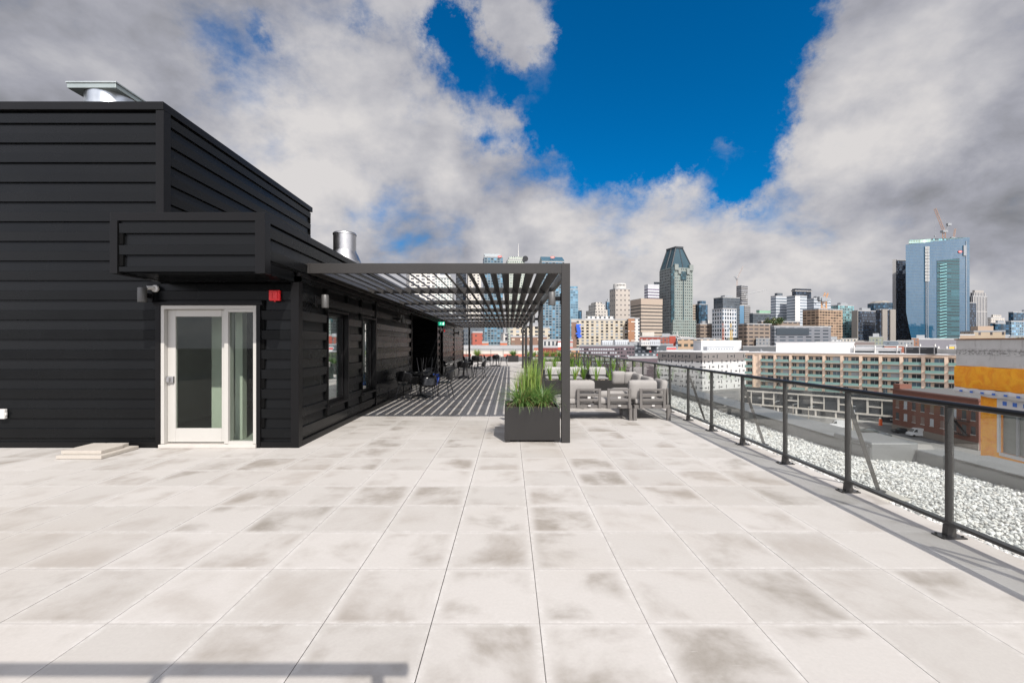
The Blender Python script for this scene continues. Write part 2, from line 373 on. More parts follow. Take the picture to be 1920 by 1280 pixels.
def stone(mb, c, r):
    rot = Matrix.Rotation(rnd.uniform(0, 6.28), 3, 'Z') @ Matrix.Rotation(rnd.uniform(0, 6.28), 3, 'X')
    sx, sy, sz = rnd.uniform(.8, 1.4), rnd.uniform(.7, 1.1), rnd.uniform(.5, .9)
    i = len(mb.v)
    for q in IV:
        p_ = rot @ Vector((q.x*sx, q.y*sy, q.z*sz))*(r*rnd.uniform(.78, 1.15)); mb.v.append((c[0]+p_.x, c[1]+p_.y, c[2]+p_.z))
    for f in IF: mb.face([i+k for k in f])
yy = .4
while yy < 41.8:
    r = .0175 if yy < 7.5 else (.025 if yy < 14 else .05)
    a, b = xr(yy)+.17, gxe(yy)-.01
    xx = a
    while xx < b:
        if abs(yy-6.6) > .0:
            stone(mb, (xx+rnd.uniform(-.5, .5)*r, yy+rnd.uniform(-.6, .6)*r, -.055+rnd.uniform(-.4, .9)*r+.045*math.sin(xx*2.1+yy*.8)*.5), r*rnd.uniform(.75, 1.35))
        xx += r*1.75
    yy += r*1.65
mb.build('white_gravel', M_stone, kind='stuff', label='loose white and grey stones strewn between glass railing and parapet', cat='gravel')
# ================================================================ ROOFTOP BUILDING
YF = 6.82; XC = gx(557, YF)
def xw(Y): return XC-.0096*(Y-YF)
bld = thing('rooftop_building', 'black building clad in ribbed horizontal metal beside the terrace', 'building', (XC, YF, 0))
def cladding(mb, A, B, z0, z1, nrm, phase=.148, closeA=False, closeB=False, pitch=.30, band=.152, dep=.04):
    A, B, nrm = Vector((*A, 0)), Vector((*B, 0)), Vector((*nrm, 0)).normalized()
    k = math.floor((z0-phase)/pitch)-1; prof = []
    while True:
        zb = phase+k*pitch
        prof += [(zb, 0), (zb+.004, dep-.006), (zb+band-.012, dep), (zb+band, .007)]
        if zb > z1+.4: break
        k += 1
    def at(zq):
        for (a, da), (b, db) in zip(prof, prof[1:]):
            if a <= zq <= b: return da+(db-da)*(zq-a)/max(b-a, 1e-6)
        return 0
    pr = [(z0, at(z0))]+[q for q in prof if z0 < q[0] < z1]+[(z1, at(z1))]
    flip = (B-A).cross(Vector((0, 0, 1))).dot(nrm) < 0
    i = mb.vs([P+nrm*d_+Vector((0, 0, z)) for z, d_ in pr for P in (A, B)])
    for q in range(len(pr)-1):
        f = [i+2*q, i+2*q+1, i+2*q+3, i+2*q+2]; mb.face(f[::-1] if flip else f)
    d_ = (B-A).normalized()
    for flag, P, s_ in ((closeA, A, 1), (closeB, B, -1)):
        if not flag: continue
        mb.cur = 1
        kk = math.floor((z0-phase)/pitch)-1
        while phase+kk*pitch < z1:
            a, b = phase+kk*pitch+band+.003, phase+(kk+1)*pitch-.003; kk += 1
            if a < z0 or b > z1: continue
            p0, p1 = P+d_*s_*.002, P+d_*s_*.05
            mb.prism([(p0+nrm*-.01)[:2], (p1+nrm*-.01)[:2], (p1+nrm*(dep-.004))[:2], (p0+nrm*(dep-.004))[:2]], a, b)
        mb.cur = 0
DX0, DX1, DZ = -5.307, -3.852, 2.167     # door opening
FN = (0, -1)
mats2 = [M_black, M_dark]
mb = MB()
for a, b, z0, z1, cb in ((-12.5, DX0-.075, .09, 5.13, 0), (DX0-.075, DX1+.065, DZ+.045, 2.5, 0), (DX1+.065, XC-.075, .09, 2.5, 0)):
    cladding(mb, (a, YF), (b, YF), z0, z1, FN, closeB=False, closeA=(a == DX1+.065))
cladding(mb, (DX0-.075, YF), (-5.345, YF), DZ+.045, 5.13, FN)
mb.build('front_cladding', mats2, bld, world=True)
mb = MB()
def sidecl(mb, a, b, z0, z1, cA=False, cB=True): cladding(mb, (xw(a), a), (xw(b), b), z0, z1, (1, .0096), closeA=cA, closeB=cB)
WIN = [(7.93, 8.92), (9.84, 10.80)]; WZ0, WZ1 = .50, 2.15
RA, RB = 15.0, 20.65; BE = 33.7; DB0, DB1 = 21.55, 22.5; Z3 = 3.2
def wallruns(fn):
    fn(YF+.075, WIN[0][0]-.03, .09, 2.62); fn(WIN[0][1]+.03, WIN[1][0]-.03, .09, 2.62)
    for a, b in WIN: fn(a-.03, b+.03, .09, WZ0-.05); fn(a-.03, b+.03, WZ1+.05, 2.62)
    fn(WIN[1][1]+.09, RA-.04, .09, 2.62); fn(RB+.05, DB0, .09, 2.62); fn(DB0, DB1, 2.2, 2.62); fn(DB1, 27.6, .09, 2.62); fn(27.7, BE-.04, .09, 2.62)
wallruns(lambda a, b, c, d: sidecl(mb, a, b, c, d, False, True))
cladding(mb, (XC, 5.89+.08), (xw(BE), BE), 2.68, 3.18, (1, .0096), phase=2.70)
cladding(mb, (-4.9, RA), (-4.9, RB), .05, 2.7, (1, 0)); cladding(mb, (xw(RA), RA), (-4.9, RA), .05, 2.7, (0, 1)); cladding(mb, (-4.9, RB), (xw(RB), RB), .05, 2.7, (0, -1))
cladding(mb, (xw(BE), BE), (-12, BE), .05, 3.18, (0, 1))
mb.build('side_cladding', mats2, bld, world=True)
# upper volume
UX = -5.305; UY = 11.95; UZ = 5.26
mb = MB(); cladding(mb, (UX, YF+.09), (UX-.05, UY-.04), 3.05, UZ-.12, (1, .01), closeB=True)
mb.prism([(-12.5, YF+.02), (UX-.02, YF+.02), (UX-.06, UY), (-12.5, UY)], 2.9, UZ-.05)
mb.build('upper_volume', mats2, bld, world=True)
mb = MB()
mb.prism([(-12.5, YF-.07), (UX+.05, YF-.07), (UX, UY+.05), (-12.5, UY+.05)], UZ-.125, UZ)
mb.build('roof_cap', M_trim, bld, world=True, bevel=.006)
# canopy over the door
CF = 5.89; CX0 = -5.235
can = MB(); cladding(can, (CX0+.10, CF), (XC-.09, CF), 2.53, 3.21, FN, phase=2.75, closeA=True, band=.14, pitch=.285)
can.box(CX0+.02, XC-.02, CF+.015, YF-.045, 2.525, 3.2)
for k in range(7): can.box(CX0+.05, XC-.03, CF+.06+k*.12, CF+.10+k*.12, 2.512, 2.524)
can.build('door_canopy', mats2, bld, world=True)
mb = MB()
mb.box(CX0-.025, XC+.03, CF-.03, YF+.3, 3.20, 3.315)
mb.prism([(XC-.5, YF+.303), (XC+.03, YF+.303), (xw(BE)+.03, BE+.03), (-12, BE+.03), (-12, UY+.06), (XC-.5, UY+.06)], 3.20, 3.31)
mb.build('parapet_cap', M_trim, bld, world=True, bevel=.005)
mb = MB()   # corner trims, base trim
mb.box(XC-.07, XC+.05, YF-.055, YF+.075, 0.002, 2.52)
mb.box(CX0-.012, CX0+.085, CF-.05, YF-.043, 2.505, 3.199); mb.box(XC-.085, XC+.045, CF-.05, CF+.09, 2.505, 3.199)
mb.box(UX-.07, UX+.05, YF-.06, YF+.085, 3.316, UZ-.126)
mb.box(-12.5, DX0-.075, YF-.05, YF+.02, .002, .088); mb.box(DX1+.065, XC-.071, YF-.05, YF+.02, .002, .088)
for a, b in ((YF+.077, RA-.03), (RB+.03, DB0), (DB1, BE)):
    mb.prism([(xw(a)-.02, a), (xw(a)+.05, a), (xw(b)+.05, b), (xw(b)-.02, b)], .002, .088)
for a in (WIN[1][1]+.05, RA-.02, RB+.03, DB0-.02, DB1+.02, 27.65, BE-.02):
    mb.prism([(xw(a)-.03, a-.03), (xw(a)+.055, a-.03), (xw(a)+.055, a+.03), (xw(a)-.03, a+.03)], .09, 2.66)
for a, b in WIN:
    for q0, q1, z0, z1 in ((a-.03, a, WZ0-.05, WZ1+.05), (b, b+.03, WZ0-.05, WZ1+.05), (a, b, WZ1+.01, WZ1+.05)):
        mb.prism([(xw(q0)-.18, q0), (xw(q0)+.05, q0), (xw(q1)+.05, q1), (xw(q1)-.18, q1)], z0, z1)
mb.prism([(XC-.02, YF), (XC+.045, YF), (xw(BE)+.045, BE), (xw(BE)-.02, BE)], 2.62, 2.68)
mb.box(DX0-.073, DX0-.003, YF-.062, YF+.1, .003, DZ+.044); mb.box(DX1+.003, DX1+.063, YF-.062, YF+.1, .003, DZ+.044); mb.box(DX0-.10, DX1+.10, YF-.07, YF+.1, DZ+.004, DZ+.05)
mb.build('trim', M_trim, bld, world=True, bevel=.003)
# core with openings (dark structure behind the cladding), inside of the door lobby
M_int = mat('interior_wall', (.42, .43, .37), .8); M_intfl = mat('interior_floor', (.30, .30, .27), .5)
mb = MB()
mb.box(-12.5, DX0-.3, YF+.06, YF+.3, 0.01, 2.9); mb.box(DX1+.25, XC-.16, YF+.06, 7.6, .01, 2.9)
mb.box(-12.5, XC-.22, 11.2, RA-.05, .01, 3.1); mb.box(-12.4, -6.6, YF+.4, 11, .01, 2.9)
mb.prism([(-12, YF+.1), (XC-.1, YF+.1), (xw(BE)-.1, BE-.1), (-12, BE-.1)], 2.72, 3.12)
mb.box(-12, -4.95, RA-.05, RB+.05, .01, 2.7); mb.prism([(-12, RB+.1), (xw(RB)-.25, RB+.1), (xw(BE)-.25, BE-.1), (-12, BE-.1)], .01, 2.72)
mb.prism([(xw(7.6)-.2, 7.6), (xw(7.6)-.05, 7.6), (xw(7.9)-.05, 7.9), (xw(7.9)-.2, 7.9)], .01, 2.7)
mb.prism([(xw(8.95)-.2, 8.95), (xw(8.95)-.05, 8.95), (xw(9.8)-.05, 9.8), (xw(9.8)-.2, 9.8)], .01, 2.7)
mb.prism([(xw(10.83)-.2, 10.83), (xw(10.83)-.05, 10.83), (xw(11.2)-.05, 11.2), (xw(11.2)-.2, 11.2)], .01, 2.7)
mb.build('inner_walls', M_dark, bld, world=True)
mb = MB(); mb.box(-5.02, -4.76, 7.5, 7.7, .02, 2.7); mb.box(-4.50, -4.38, 7.3, 7.42, .02, 2.7); mb.box(-6.55, -6.5, 7.2, 11, .02, 2.7)
mb.build('interior_column', M_int, bld, world=True)
bx('interior_floor', M_intfl, (-6.6, XC-.2, YF+.12, 11.1, .004, .016), bld, world=True)
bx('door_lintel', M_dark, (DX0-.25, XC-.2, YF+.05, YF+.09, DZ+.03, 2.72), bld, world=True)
# windows in the side wall
for a, b in WIN:
    f = MB(); o_ = .055
    for q0, q1, z0, z1 in ((a+.002, a+.03, WZ0, WZ1), (b-.05, b-.002, WZ0, WZ1), (a+.031, b-.051, WZ0, WZ0+.05), (a+.031, b-.051, WZ1-.05, WZ1)):
        f.prism([(xw(q0)-o_-.05, q0), (xw(q0)-o_+.01, q0), (xw(q1)-o_+.01, q1), (xw(q1)-o_-.05, q1)], z0, z1)
    fr = f.build('window', M_trim, bld, world=True)
    g = MB(); g.prism([(xw(a)-o_-.025, a+.03), (xw(a)-o_-.015, a+.03), (xw(b)-o_-.015, b-.05), (xw(b)-o_-.025, b-.05)], WZ0+.05, WZ1-.05)
    go = g.build('pane', M_wglass, fr); 
    s_ = MB(); s_.prism([(xw(a)-o_-.04, a-.02), (xw(a)+.085, a-.02), (xw(b)+.085, b+.02), (xw(b)-o_-.04, b+.02)], WZ0-.045, WZ0-.006); s_.build('sill', M_trim, fr)
    bl = MB(); bl.prism([(xw(a)-.15, a+.40), (xw(a)-.14, a+.40), (xw(b)-.14, b-.05), (xw(b)-.15, b-.05)], WZ0+.05, WZ1-.05); bl.build('roller_blind', mat('pale_blind', (.66, .76, .72), .8), fr)
# door set
dr = MB()
dr.box(DX0, DX0+.05, YF-.05, YF+.10, .06, DZ); dr.box(DX1-.05, DX1, YF-.05, YF+.10, .06, DZ)
dr.box(DX0+.051, DX1-.051, YF-.05, YF+.10, DZ-.055, DZ); dr.box(-4.345, -4.285, YF-.045, YF+.10, .06, DZ-.056)
dr.box(-4.284, DX1-.051, YF-.045, YF+.06, .045, .10); dr.box(-4.284, DX1-.051, YF-.045, YF+.06, DZ-.10, DZ-.057)
dfr = dr.build('door_frame', M_dframe, bld, world=True, bevel=.003)
bx('threshold', mat('door_sill', (.50, .46, .42), .5, .2), (DX0-.01, DX1+.01, YF-.09, YF+.1, .003, .055), bld, world=True, bevel=.004)
dl = MB(); l0, l1 = DX0+.053, -4.348; yq = YF+.02
dl.box(l0, l0+.12, yq, yq+.045, .075, DZ-.06); dl.box(l1-.075, l1, yq, yq+.045, .075, DZ-.06)
dl.box(l0+.121, l1-.076, yq, yq+.045, DZ-.165, DZ-.06); dl.box(l0+.121, l1-.076, yq, yq+.045, .075, .285)
door = dl.build('door', M_dframe, bld, world=True, bevel=.003)
bx('door_glass', M_dglass, (l0+.11, l1-.065, yq+.018, yq+.028, .28, DZ-.16), door)
hd = MB(); hd.box(l0+.005, l0+.11, yq-.035, yq-.002, .985, 1.085); hd.box(l0+.02, l0+.06, yq-.06, yq-.034, 1.0, 1.07); hd.build('door_handle', M_stain, door, bevel=.004)
bx('sidelight_glass', M_dglass, (-4.286, DX1-.049, YF+.0, YF+.01, .10, DZ-.10), dfr)
# things on the walls
def sph(mb, c, r, n=12, m=8): mb.lathe((c[0], c[1], c[2]), [(max(r*math.sin(math.pi*k/m), .0005), -r*math.cos(math.pi*k/m)) for k in range(m+1)], n)
cm = thing('security_camera', 'small white bullet camera under the canopy, pointing outwards', 'camera', (-5.38, YF-.05, 2.42))
one(lambda m: m.tube((0, .004, 0), (0, -.03, 0), .052, 24), 'mount', M_white, cm, bevel=.004, smooth=True)
one(lambda m: (m.tube((-.01, -.03, .01), (-.055, -.10, 0), .029, 20), m.tube((0, -.02, .0), (-.02, -.06, .01), .02, 12)), 'housing', M_white, cm, bevel=.004, smooth=True)
one(lambda m: m.tube((-.0538, -.0985, 0), (-.0575, -.1055, -.0006), .021, 20), 'lens', M_chair, cm)
def wall_lamp(loc, rz, label, len_=.215):
    t = thing('wall_lamp', label, 'lamp', loc, rz, 'cylinder lamps around the terrace')
    bx('back_plate', M_trim, (-.045, .045, -.014, 0, -.09, .09), t, bevel=.003)
    bx('arm', M_trim, (-.022, .022, -.09, -.0145, -.035, .035), t, bevel=.002)
    def cyl(m): m.lathe((0, -.15, 0), [(.046, -len_/2), (.056, -len_/2), (.058, -len_/2+.006), (.058, len_/2-.006), (.054, len_/2)], 28)
    one(cyl, 'lamp_body', mat('lamp_grey', (.085, .083, .08), .45, .2), t, smooth=True)
    return t
wall_lamp((-5.47, YF-.043, 2.31), 0, 'dark cylinder wall lamp left of the glazed door')
wall_lamp((xw(7.41)+.042, 7.41, 2.29), R(90), 'dark cylinder wall lamp between building corner and first narrow window')
wall_lamp((xw(13.05)+.042, 13.05, 2.32), R(90), 'dark cylinder wall lamp just before the deep wall recess')
wall_lamp((xw(28.6)+.042, 28.6, 2.32), R(90), 'dark cylinder wall lamp on the cladding beyond the red alarm')
al = thing('fire_alarm', 'square red fire alarm sounder right of the door', 'alarm', (-3.56, YF-.043, 2.315))
bx('body', M_red, (-.082, .082, -.05, 0, -.08, .08), al, bevel=.01)
one(lambda m: (m.box(-.012, .06, -.066, -.0505, -.06, .06), m.box(-.07, -.02, -.056, -.0505, -.05, .05)), 'strobe', M_red, al, bevel=.004)
one(lambda m: m.tube((0, -.025, -.08), (0, -.025, -.095), .012, 10), 'gland', M_red, al)
al2 = copy_tree(al, None, (xw(RB)-.03+.13, RB+1.9-.3, 2.28), R(90), 'small red alarm far along the wall below the green sign'); al['group'] = al2['group'] = 'red alarm sounders'
ex = thing('exit_sign', 'green lit running figure exit sign high on the far wall', 'sign', (xw(21.0)+.06, 21.0, 2.56))
bx('housing', M_trim, (-.03, .30, .0, .05, -.10, .10), ex, bevel=.003)
M_green = mat('green_lit_sign', (.02, .25, .14), .4, emit=(.02, .36, .22))
M_figure = mat('sign_figure', (.6, .8, .7), .4, emit=(.35, .7, .55))
bx('sign_face', M_green, (-.01, .28, -.006, -.001, -.085, .085), ex)
def fig(m):
    m.tube((.10, -.0085, .05), (.10, -.0065, .05), .016, 10); m.bar((.095, -.008, .03), (.085, -.008, -.01), .022, .002, (0, 1, 0))
    m.bar((.085, -.008, -.01), (.05, -.008, -.05), .014, .002, (0, 1, 0)); m.bar((.088, -.008, -.01), (.12, -.008, -.06), .014, .002, (0, 1, 0))
    m.bar((.095, -.008, .025), (.13, -.008, .0), .01, .002, (0, 1, 0)); m.bar((.095, -.008, .025), (.06, -.008, .012), .01, .002, (0, 1, 0))
    m.box(.18, .25, -.009, -.0065, -.06, .06)
one(fig, 'figure', M_figure, ex)
ob = thing('outlet_box', 'small white weatherproof outlet box low on the black wall', 'outlet', (-7.70, YF-.043, .52))
bx('cover', M_white, (-.06, .06, -.05, 0, -.075, .075), ob, bevel=.012); bx('latch', M_white, (.061, .078, -.04, -.02, -.02, .02), ob, bevel=.003)
# vents
v1 = thing('flue_hood', 'galvanised square topped flue on the highest roof', 'vent', (-7.5, 8.42, 5.2))
one(lambda m: (m.lathe((0, 0, 0), [(.405, -.15), (.405, .55), (.412, .56), (.412, .6), (.405, .61), (.405, 1.0)], 40)), 'pipe', M_galv, v1, smooth=True)
one(lambda m: m.prism([(-.46, -.42), (.42, -.42), (.42, .52), (-.46, .52)], .985, 1.07), 'hood', mat('hood_metal', (.33, .37, .35), .45, .7, .2), v1, bevel=.006)
one(lambda m: (m.prism([(-.475, -.435), (.435, -.435), (.435, .535), (-.475, .535)], 1.071, 1.10)), 'lid', mat('lid_metal', (.42, .45, .43), .4, .8, .2), v1, bevel=.004)
v2 = thing('chimney_pipe', 'shiny stainless steel chimney with flared collar behind the pergola beam', 'chimney', (-3.70, 10.0, 3.12))
one(lambda m: m.lathe((0, 0, 0), [(.245, .56), (.245, .9), (.255, .905), (.255, .93), (.24, .95), (.22, .955)], 40), 'pipe', M_stain, v2, smooth=True)
one(lambda m: m.lathe((0, 0, 0), [(.36, -.1), (.36, .30), (.345, .33), (.30, .44), (.255, .52), (.25, .558)], 40), 'collar', M_stain, v2, smooth=True)
# spare pavers
M_pav = mat('spare_paver', (.38, .345, .30), .85, 0, .12, 9, bump=.3, bs=60)
p1 = one(lambda m: m.prism([(-.31, -.31), (.31, -.31), (.31, .31), (-.31, .31)], 0, .045), 'loose_paver', M_pav, bevel=.004, label='beige loose paver lying flat by the wall, the lower one', cat='paver', group='spare pavers by the wall'); p1.location = (-5.90, 6.40, .004); p1.rotation_euler = (0, R(0), 0)
p2 = one(lambda m: m.prism([(-.31, -.25), (.24, -.25), (.25, .10), (.22, .13), (.21, .25), (-.1, .25), (-.11, .235), (-.14, .25), (-.31, .25)], 0, .045), 'loose_paver', M_pav, bevel=.004, label='broken beige paver piece resting on the lower spare paver', cat='paver', group='spare pavers by the wall'); p2.location = (-5.93, 6.44, .051); p2.rotation_euler = (0, 0, R(1))
# ================================================================ PERGOLA
PX1 = .972; PXL = -3.205; PY0, PY1 = 7.11, 29.95; PB, PT = 2.71, 2.87
pg = thing('pergola', 'long charcoal louvred pergola attached to the black building', 'pergola', (PX1, PY0, 0))
bay = 2.84
for k, yq in enumerate((PY0, PY0+2*bay, PY0+4*bay, PY0+6*bay, PY0+8*bay-.12)):
    bx('post', M_perg, (PX1-.135, PX1, yq, yq+.12, .002, PT if k == 0 else PB-.001), pg, world=True, bevel=.003)
bx('post', M_perg, (-2.74, -2.62, PY0+8*bay-.10, PY0+8*bay+.02, .002, PB-.001), pg, world=True, bevel=.003)
bx('front_beam', M_perg, (PXL, PX1-.136, PY0, PY0+.06, PB, PT), pg, world=True, bevel=.003)
bx('rear_beam', M_perg, (PXL, PX1-.1, PY1-.06, PY1, PB, PT), pg, world=True, bevel=.003)
bx('side_beam', M_perg, (PX1-.06, PX1, PY0+.121, PY1, PB, PT), pg, world=True, bevel=.003)
bx('wall_beam', M_perg, (PXL-.06, PXL-.0, PY0+.0, PY1, PB, PT-.01), pg, world=True, bevel=.003)
for k in range(1, 8):
    yq = PY0+k*bay; bx('cross_beam', M_perg, (PXL, PX1-.061, yq, yq+.045, PB+.005, PT-.025), pg, world=True, bevel=.002)
br = MB()
for q in range(5): br.tube((PXL+.015, PY0-.012, PB+.02+q*.03), (PXL+.015, PY0-.001, PB+.02+q*.03), .006, 8)
br.box(PXL-.01, PXL+.03, PY0-.006, PY0-.001, PB-.0, PT); br.build('bracket', M_perg, pg, world=True)
x_ = PXL+.07; k = 0
while x_ < PX1-.14:
    a, b = Vector((x_+.059, 0, PB+.022)), Vector((x_-.059, 0, PB+.122))
    mb = MB(); th = Vector((.0062, 0, .0062))
    pr = [a-th, a+th, b+th, b-th]
    i = mb.vs([(q.x, PY0+.062, q.z) for q in pr]+[(q.x, PY1-.062, q.z) for q in pr])
    for f in ((0, 1, 5, 4), (1, 2, 6, 5), (2, 3, 7, 6), (3, 0, 4, 7), (3, 2, 1, 0), (4, 5, 6, 7)): mb.face([i+k2 for k2 in f])
    mb.build('louver', M_perg, pg, world=True); x_ += .2045
def plamp(y, label): wall_lamp((PX1-.136, y+.06, 2.31), R(-90), label)
plamp(PY0, 'dark cylinder lamp hanging from the nearest pergola post')
plamp(PY0+2*bay, 'dark cylinder lamp on the second pergola post')
plamp(PY0+4*bay, 'dark cylinder lamp on the third pergola post'); plamp(PY0+6*bay, 'dark cylinder lamp on the fourth pergola post')
# steel frame behind the camera whose shadow falls at the lower left
fr = thing('steel_frame', 'dark steel frame standing behind the viewer, its shadow crossing the pavers', 'frame', (.42, -.62, 0))
bx('top_rail', M_perg, (-3.2, .475, -.58, -.535, 2.74, 2.79), fr, world=True)
bx('lower_rail', M_perg, (-.68, .30, -.57, -.545, 2.55, 2.58), fr, world=True)
for q in (.30, -.74, -2.9): bx('post', M_perg, (q, q+.05, -.565, -.54, .002, 2.739), fr, world=True)
# ================================================================ RAILING
rl = thing('glass_railing', 'long black railing with glass panels along the right terrace edge', 'railing', (XR0, YR0, 0))
rdir = Vector((SR, 1, 0)).normalized(); rn = Vector((rdir.y, -rdir.x, 0))
def RP(Y, off, z): return Vector((xr(Y), Y, 0))+rn*off+Vector((0, 0, z))
def sweep(mb, a, b, prof):
    i = mb.vs([RP(a, o, z) for o, z in prof]+[RP(b, o, z) for o, z in prof]); n = len(prof)
    for k in range(n): j = (k+1) % n; mb.face((i+k, i+j, i+n+j, i+n+k))
    mb.face([i+k for k in range(n)][::-1]); mb.face([i+n+k for k in range(n)])
RY0, RY1 = -2.0, 41.6
M_hand = mat('black_handrail', (.007, .007, .0075), .3, 0, .05, spec=.3)
hr = MB(); sweep(hr, RY0, RY1, [(.034*math.cos(t)-.0, 1.083+.025*math.sin(t)) for t in [2*math.pi*k/16 for k in range(16)]]); hr.build('handrail', M_hand, rl, world=True, smooth=True)
hb = MB(); sweep(hb, RY0, RY1, [(-.03, .105), (.03, .105), (.03, .13), (-.03, .13)]); hb.build('bottom_rail', M_rail, rl, world=True)
ys = [3.64-1.12*k for k in range(5, 0, -1)]+[3.64+1.119*k for k in range(0, 34)]
for k, yq in enumerate(ys):
    if yq < RY0 or yq > RY1: continue
    pm = MB(); sweep(pm, yq-.014, yq+.014, [(-.025, .012), (.025, .012), (.025, 1.068), (-.025, 1.068)]); po = pm.build('post', M_rail, rl, world=True, bevel=.002)
    bm_ = MB(); sweep(bm_, yq-.055, yq+.055, [(-.095, .001), (.095, .001), (.095, .012), (-.095, .012)])
    sweep(bm_, yq-.024, yq+.024, [(-.038, .012), (.038, .012), (.030, .10), (-.030, .10)])
    for so_ in (-.075, .075):
        for sy_ in (-.035, .035): c_ = RP(yq+sy_, so_, .012); bm_.tube(c_, c_+Vector((0, 0, .012)), .009, 8)
    bm_.build('base_plate', M_rail, po)
    if k % 2 == 0 and yq < 30:
        b2 = MB(); a_ = RP(yq+.03, .035, .93); c_ = RP(yq+.05, .36, .0)
        b2.bar(a_, c_, .04, .012, rdir); b2.box(c_.x-.05, c_.x+.06, c_.y-.03, c_.y+.03, -.02, .0); b2.build('brace', M_rail, rl, world=True)
    if yq+1.119 <= RY1:
        gm = MB(); sweep(gm, yq+.045, yq+1.119-.03, [(-.006, .131), (.004, .131), (.004, 1.066), (-.006, 1.066)]); gm.build('glass_panel', M_rglass, rl, world=True)
for yq in (4.76, 6.997, 9.235, 11.47, 13.7):
    t = one(lambda m: m.box(-.18, .16, -.16, .16, -.07, 0), 'concrete_pad', mat('pad', (.38, .36, .32), .85), bevel=.004, label='square beige concrete pad under a railing brace in the gravel', cat='paving slab', group='pads under railing braces'); c_ = RP(yq, .36, -.02); t.location = c_
fl = thing('far_railing', 'thin dark railing across the far end of the terrace', 'railing', (0, 41.6, 0))
mb = MB(); mb.box(-7.5, xr(41.6)-.05, 41.58, 41.63, 1.12, 1.16); mb.build('top_rail', M_rail, fl, world=True)
mb = MB(); mb.box(-7.5, xr(41.6)-.05, 41.59, 41.62, .10, .13); mb.build('bottom_rail', M_rail, fl, world=True)
for k in range(11): bx('post', M_rail, (-7.5+k*1.15, -7.46+k*1.15, 41.585, 41.625, 0, 1.12), fl, world=True)
fc = bx('end_parapet', M_panel, (-9, xr(42)+1.2, 42.05, 42.5, -.3, .42)); setp(fc, 'low dark parapet wall closing the far end of the terrace', 'parapet')
# ================================================================ PLANTERS AND PLANTS
def leafmat(name, c1, c2, tr=.35):
    m_ = bpy.data.materials.new(name); m_.use_nodes = True; n = NT(m_.node_tree); p = n.n['Principled BSDF']
    r_ = n.new('ShaderNodeNewGeometry').outputs['Random Per Island']
    t = n.new('ShaderNodeTexCoord').outputs['Object']
    c = n.mix(r_, tuple(c1), tuple(c2)); c = n.mix(n.m('MULTIPLY', n.m('GREATER_THAN', n.m('FRACT', n.m('MULTIPLY', r_, 17.3)), .90), .8), c, (.32, .24, .11)); c = n.v('SCALE', c, scale=n.m('ADD', .7, n.m('MULTIPLY', n.noise(t, 9, 2, .5), .6)))
    n.put(p.inputs['Base Color'], c); p.inputs['Roughness'].default_value = .45
    tl = n.new('ShaderNodeBsdfTranslucent'); n.put(tl.inputs[0], n.v('SCALE', c, scale=1.3))
    mx = n.new('ShaderNodeMixShader'); mx.inputs[0].default_value = tr
    n.l.new(p.outputs[0], mx.inputs[1]); n.l.new(tl.outputs[0], mx.inputs[2]); n.l.new(mx.outputs[0], n.n['Material Output'].inputs[0])
    return m_
M_reed = leafmat('reed_green', (.11, .21, .04), (.34, .42, .11))
M_grass = leafmat('grass_green', (.06, .15, .035), (.22, .34, .10))
M_iris = leafmat('iris_green', (.12, .26, .03), (.26, .40, .07))
M_shrub = leafmat('shrub_green', (.05, .12, .02), (.14, .24, .04))
M_tree = leafmat('tree_green', (.02, .05, .012), (.05, .09, .02), .2)
def soilmat():
    m_ = bpy.data.materials.new('pebble_mulch'); m_.use_nodes = True; n = NT(m_.node_tree); p = n.n['Principled BSDF']
    r_ = n.new('ShaderNodeNewGeometry').outputs['Random Per Island']
    cr_ = n.new('ShaderNodeValToRGB'); n.put(cr_.inputs[0], r_); e = cr_.color_ramp.elements
    e[0].color = (.16, .10, .06, 1); e[1].color = (.50, .44, .36, 1); k = e.new(.5); k.color = (.36, .27, .19, 1)
    n.put(p.inputs['Base Color'], cr_.outputs[0]); p.inputs['Roughness'].default_value = .85; return m_
M_soil = soilmat()
def blade(mb, base, az, lean, L, wd, curve, seg=5, fold=True):
    dx, dy = math.cos(az), math.sin(az); px, py = -dy, dx; ang = lean; p_ = Vector(base); pts = []
    for k in range(seg+1):
        f = k/seg; w_ = wd*(1-f**2.2)*(.55+.45*min(1, f*4)); pts.append((p_.copy(), w_))
        st = L/seg; p_ = p_+Vector((dx*math.sin(ang), dy*math.sin(ang), math.cos(ang)))*st; ang += curve/seg
    i = mb.vs([q+Vector((px, py, 0))*s_*w_/2 for q, w_ in pts for s_ in (-1, 1)])
    for k in range(seg): mb.face((i+2*k, i+2*k+1, i+2*k+3, i+2*k+2))
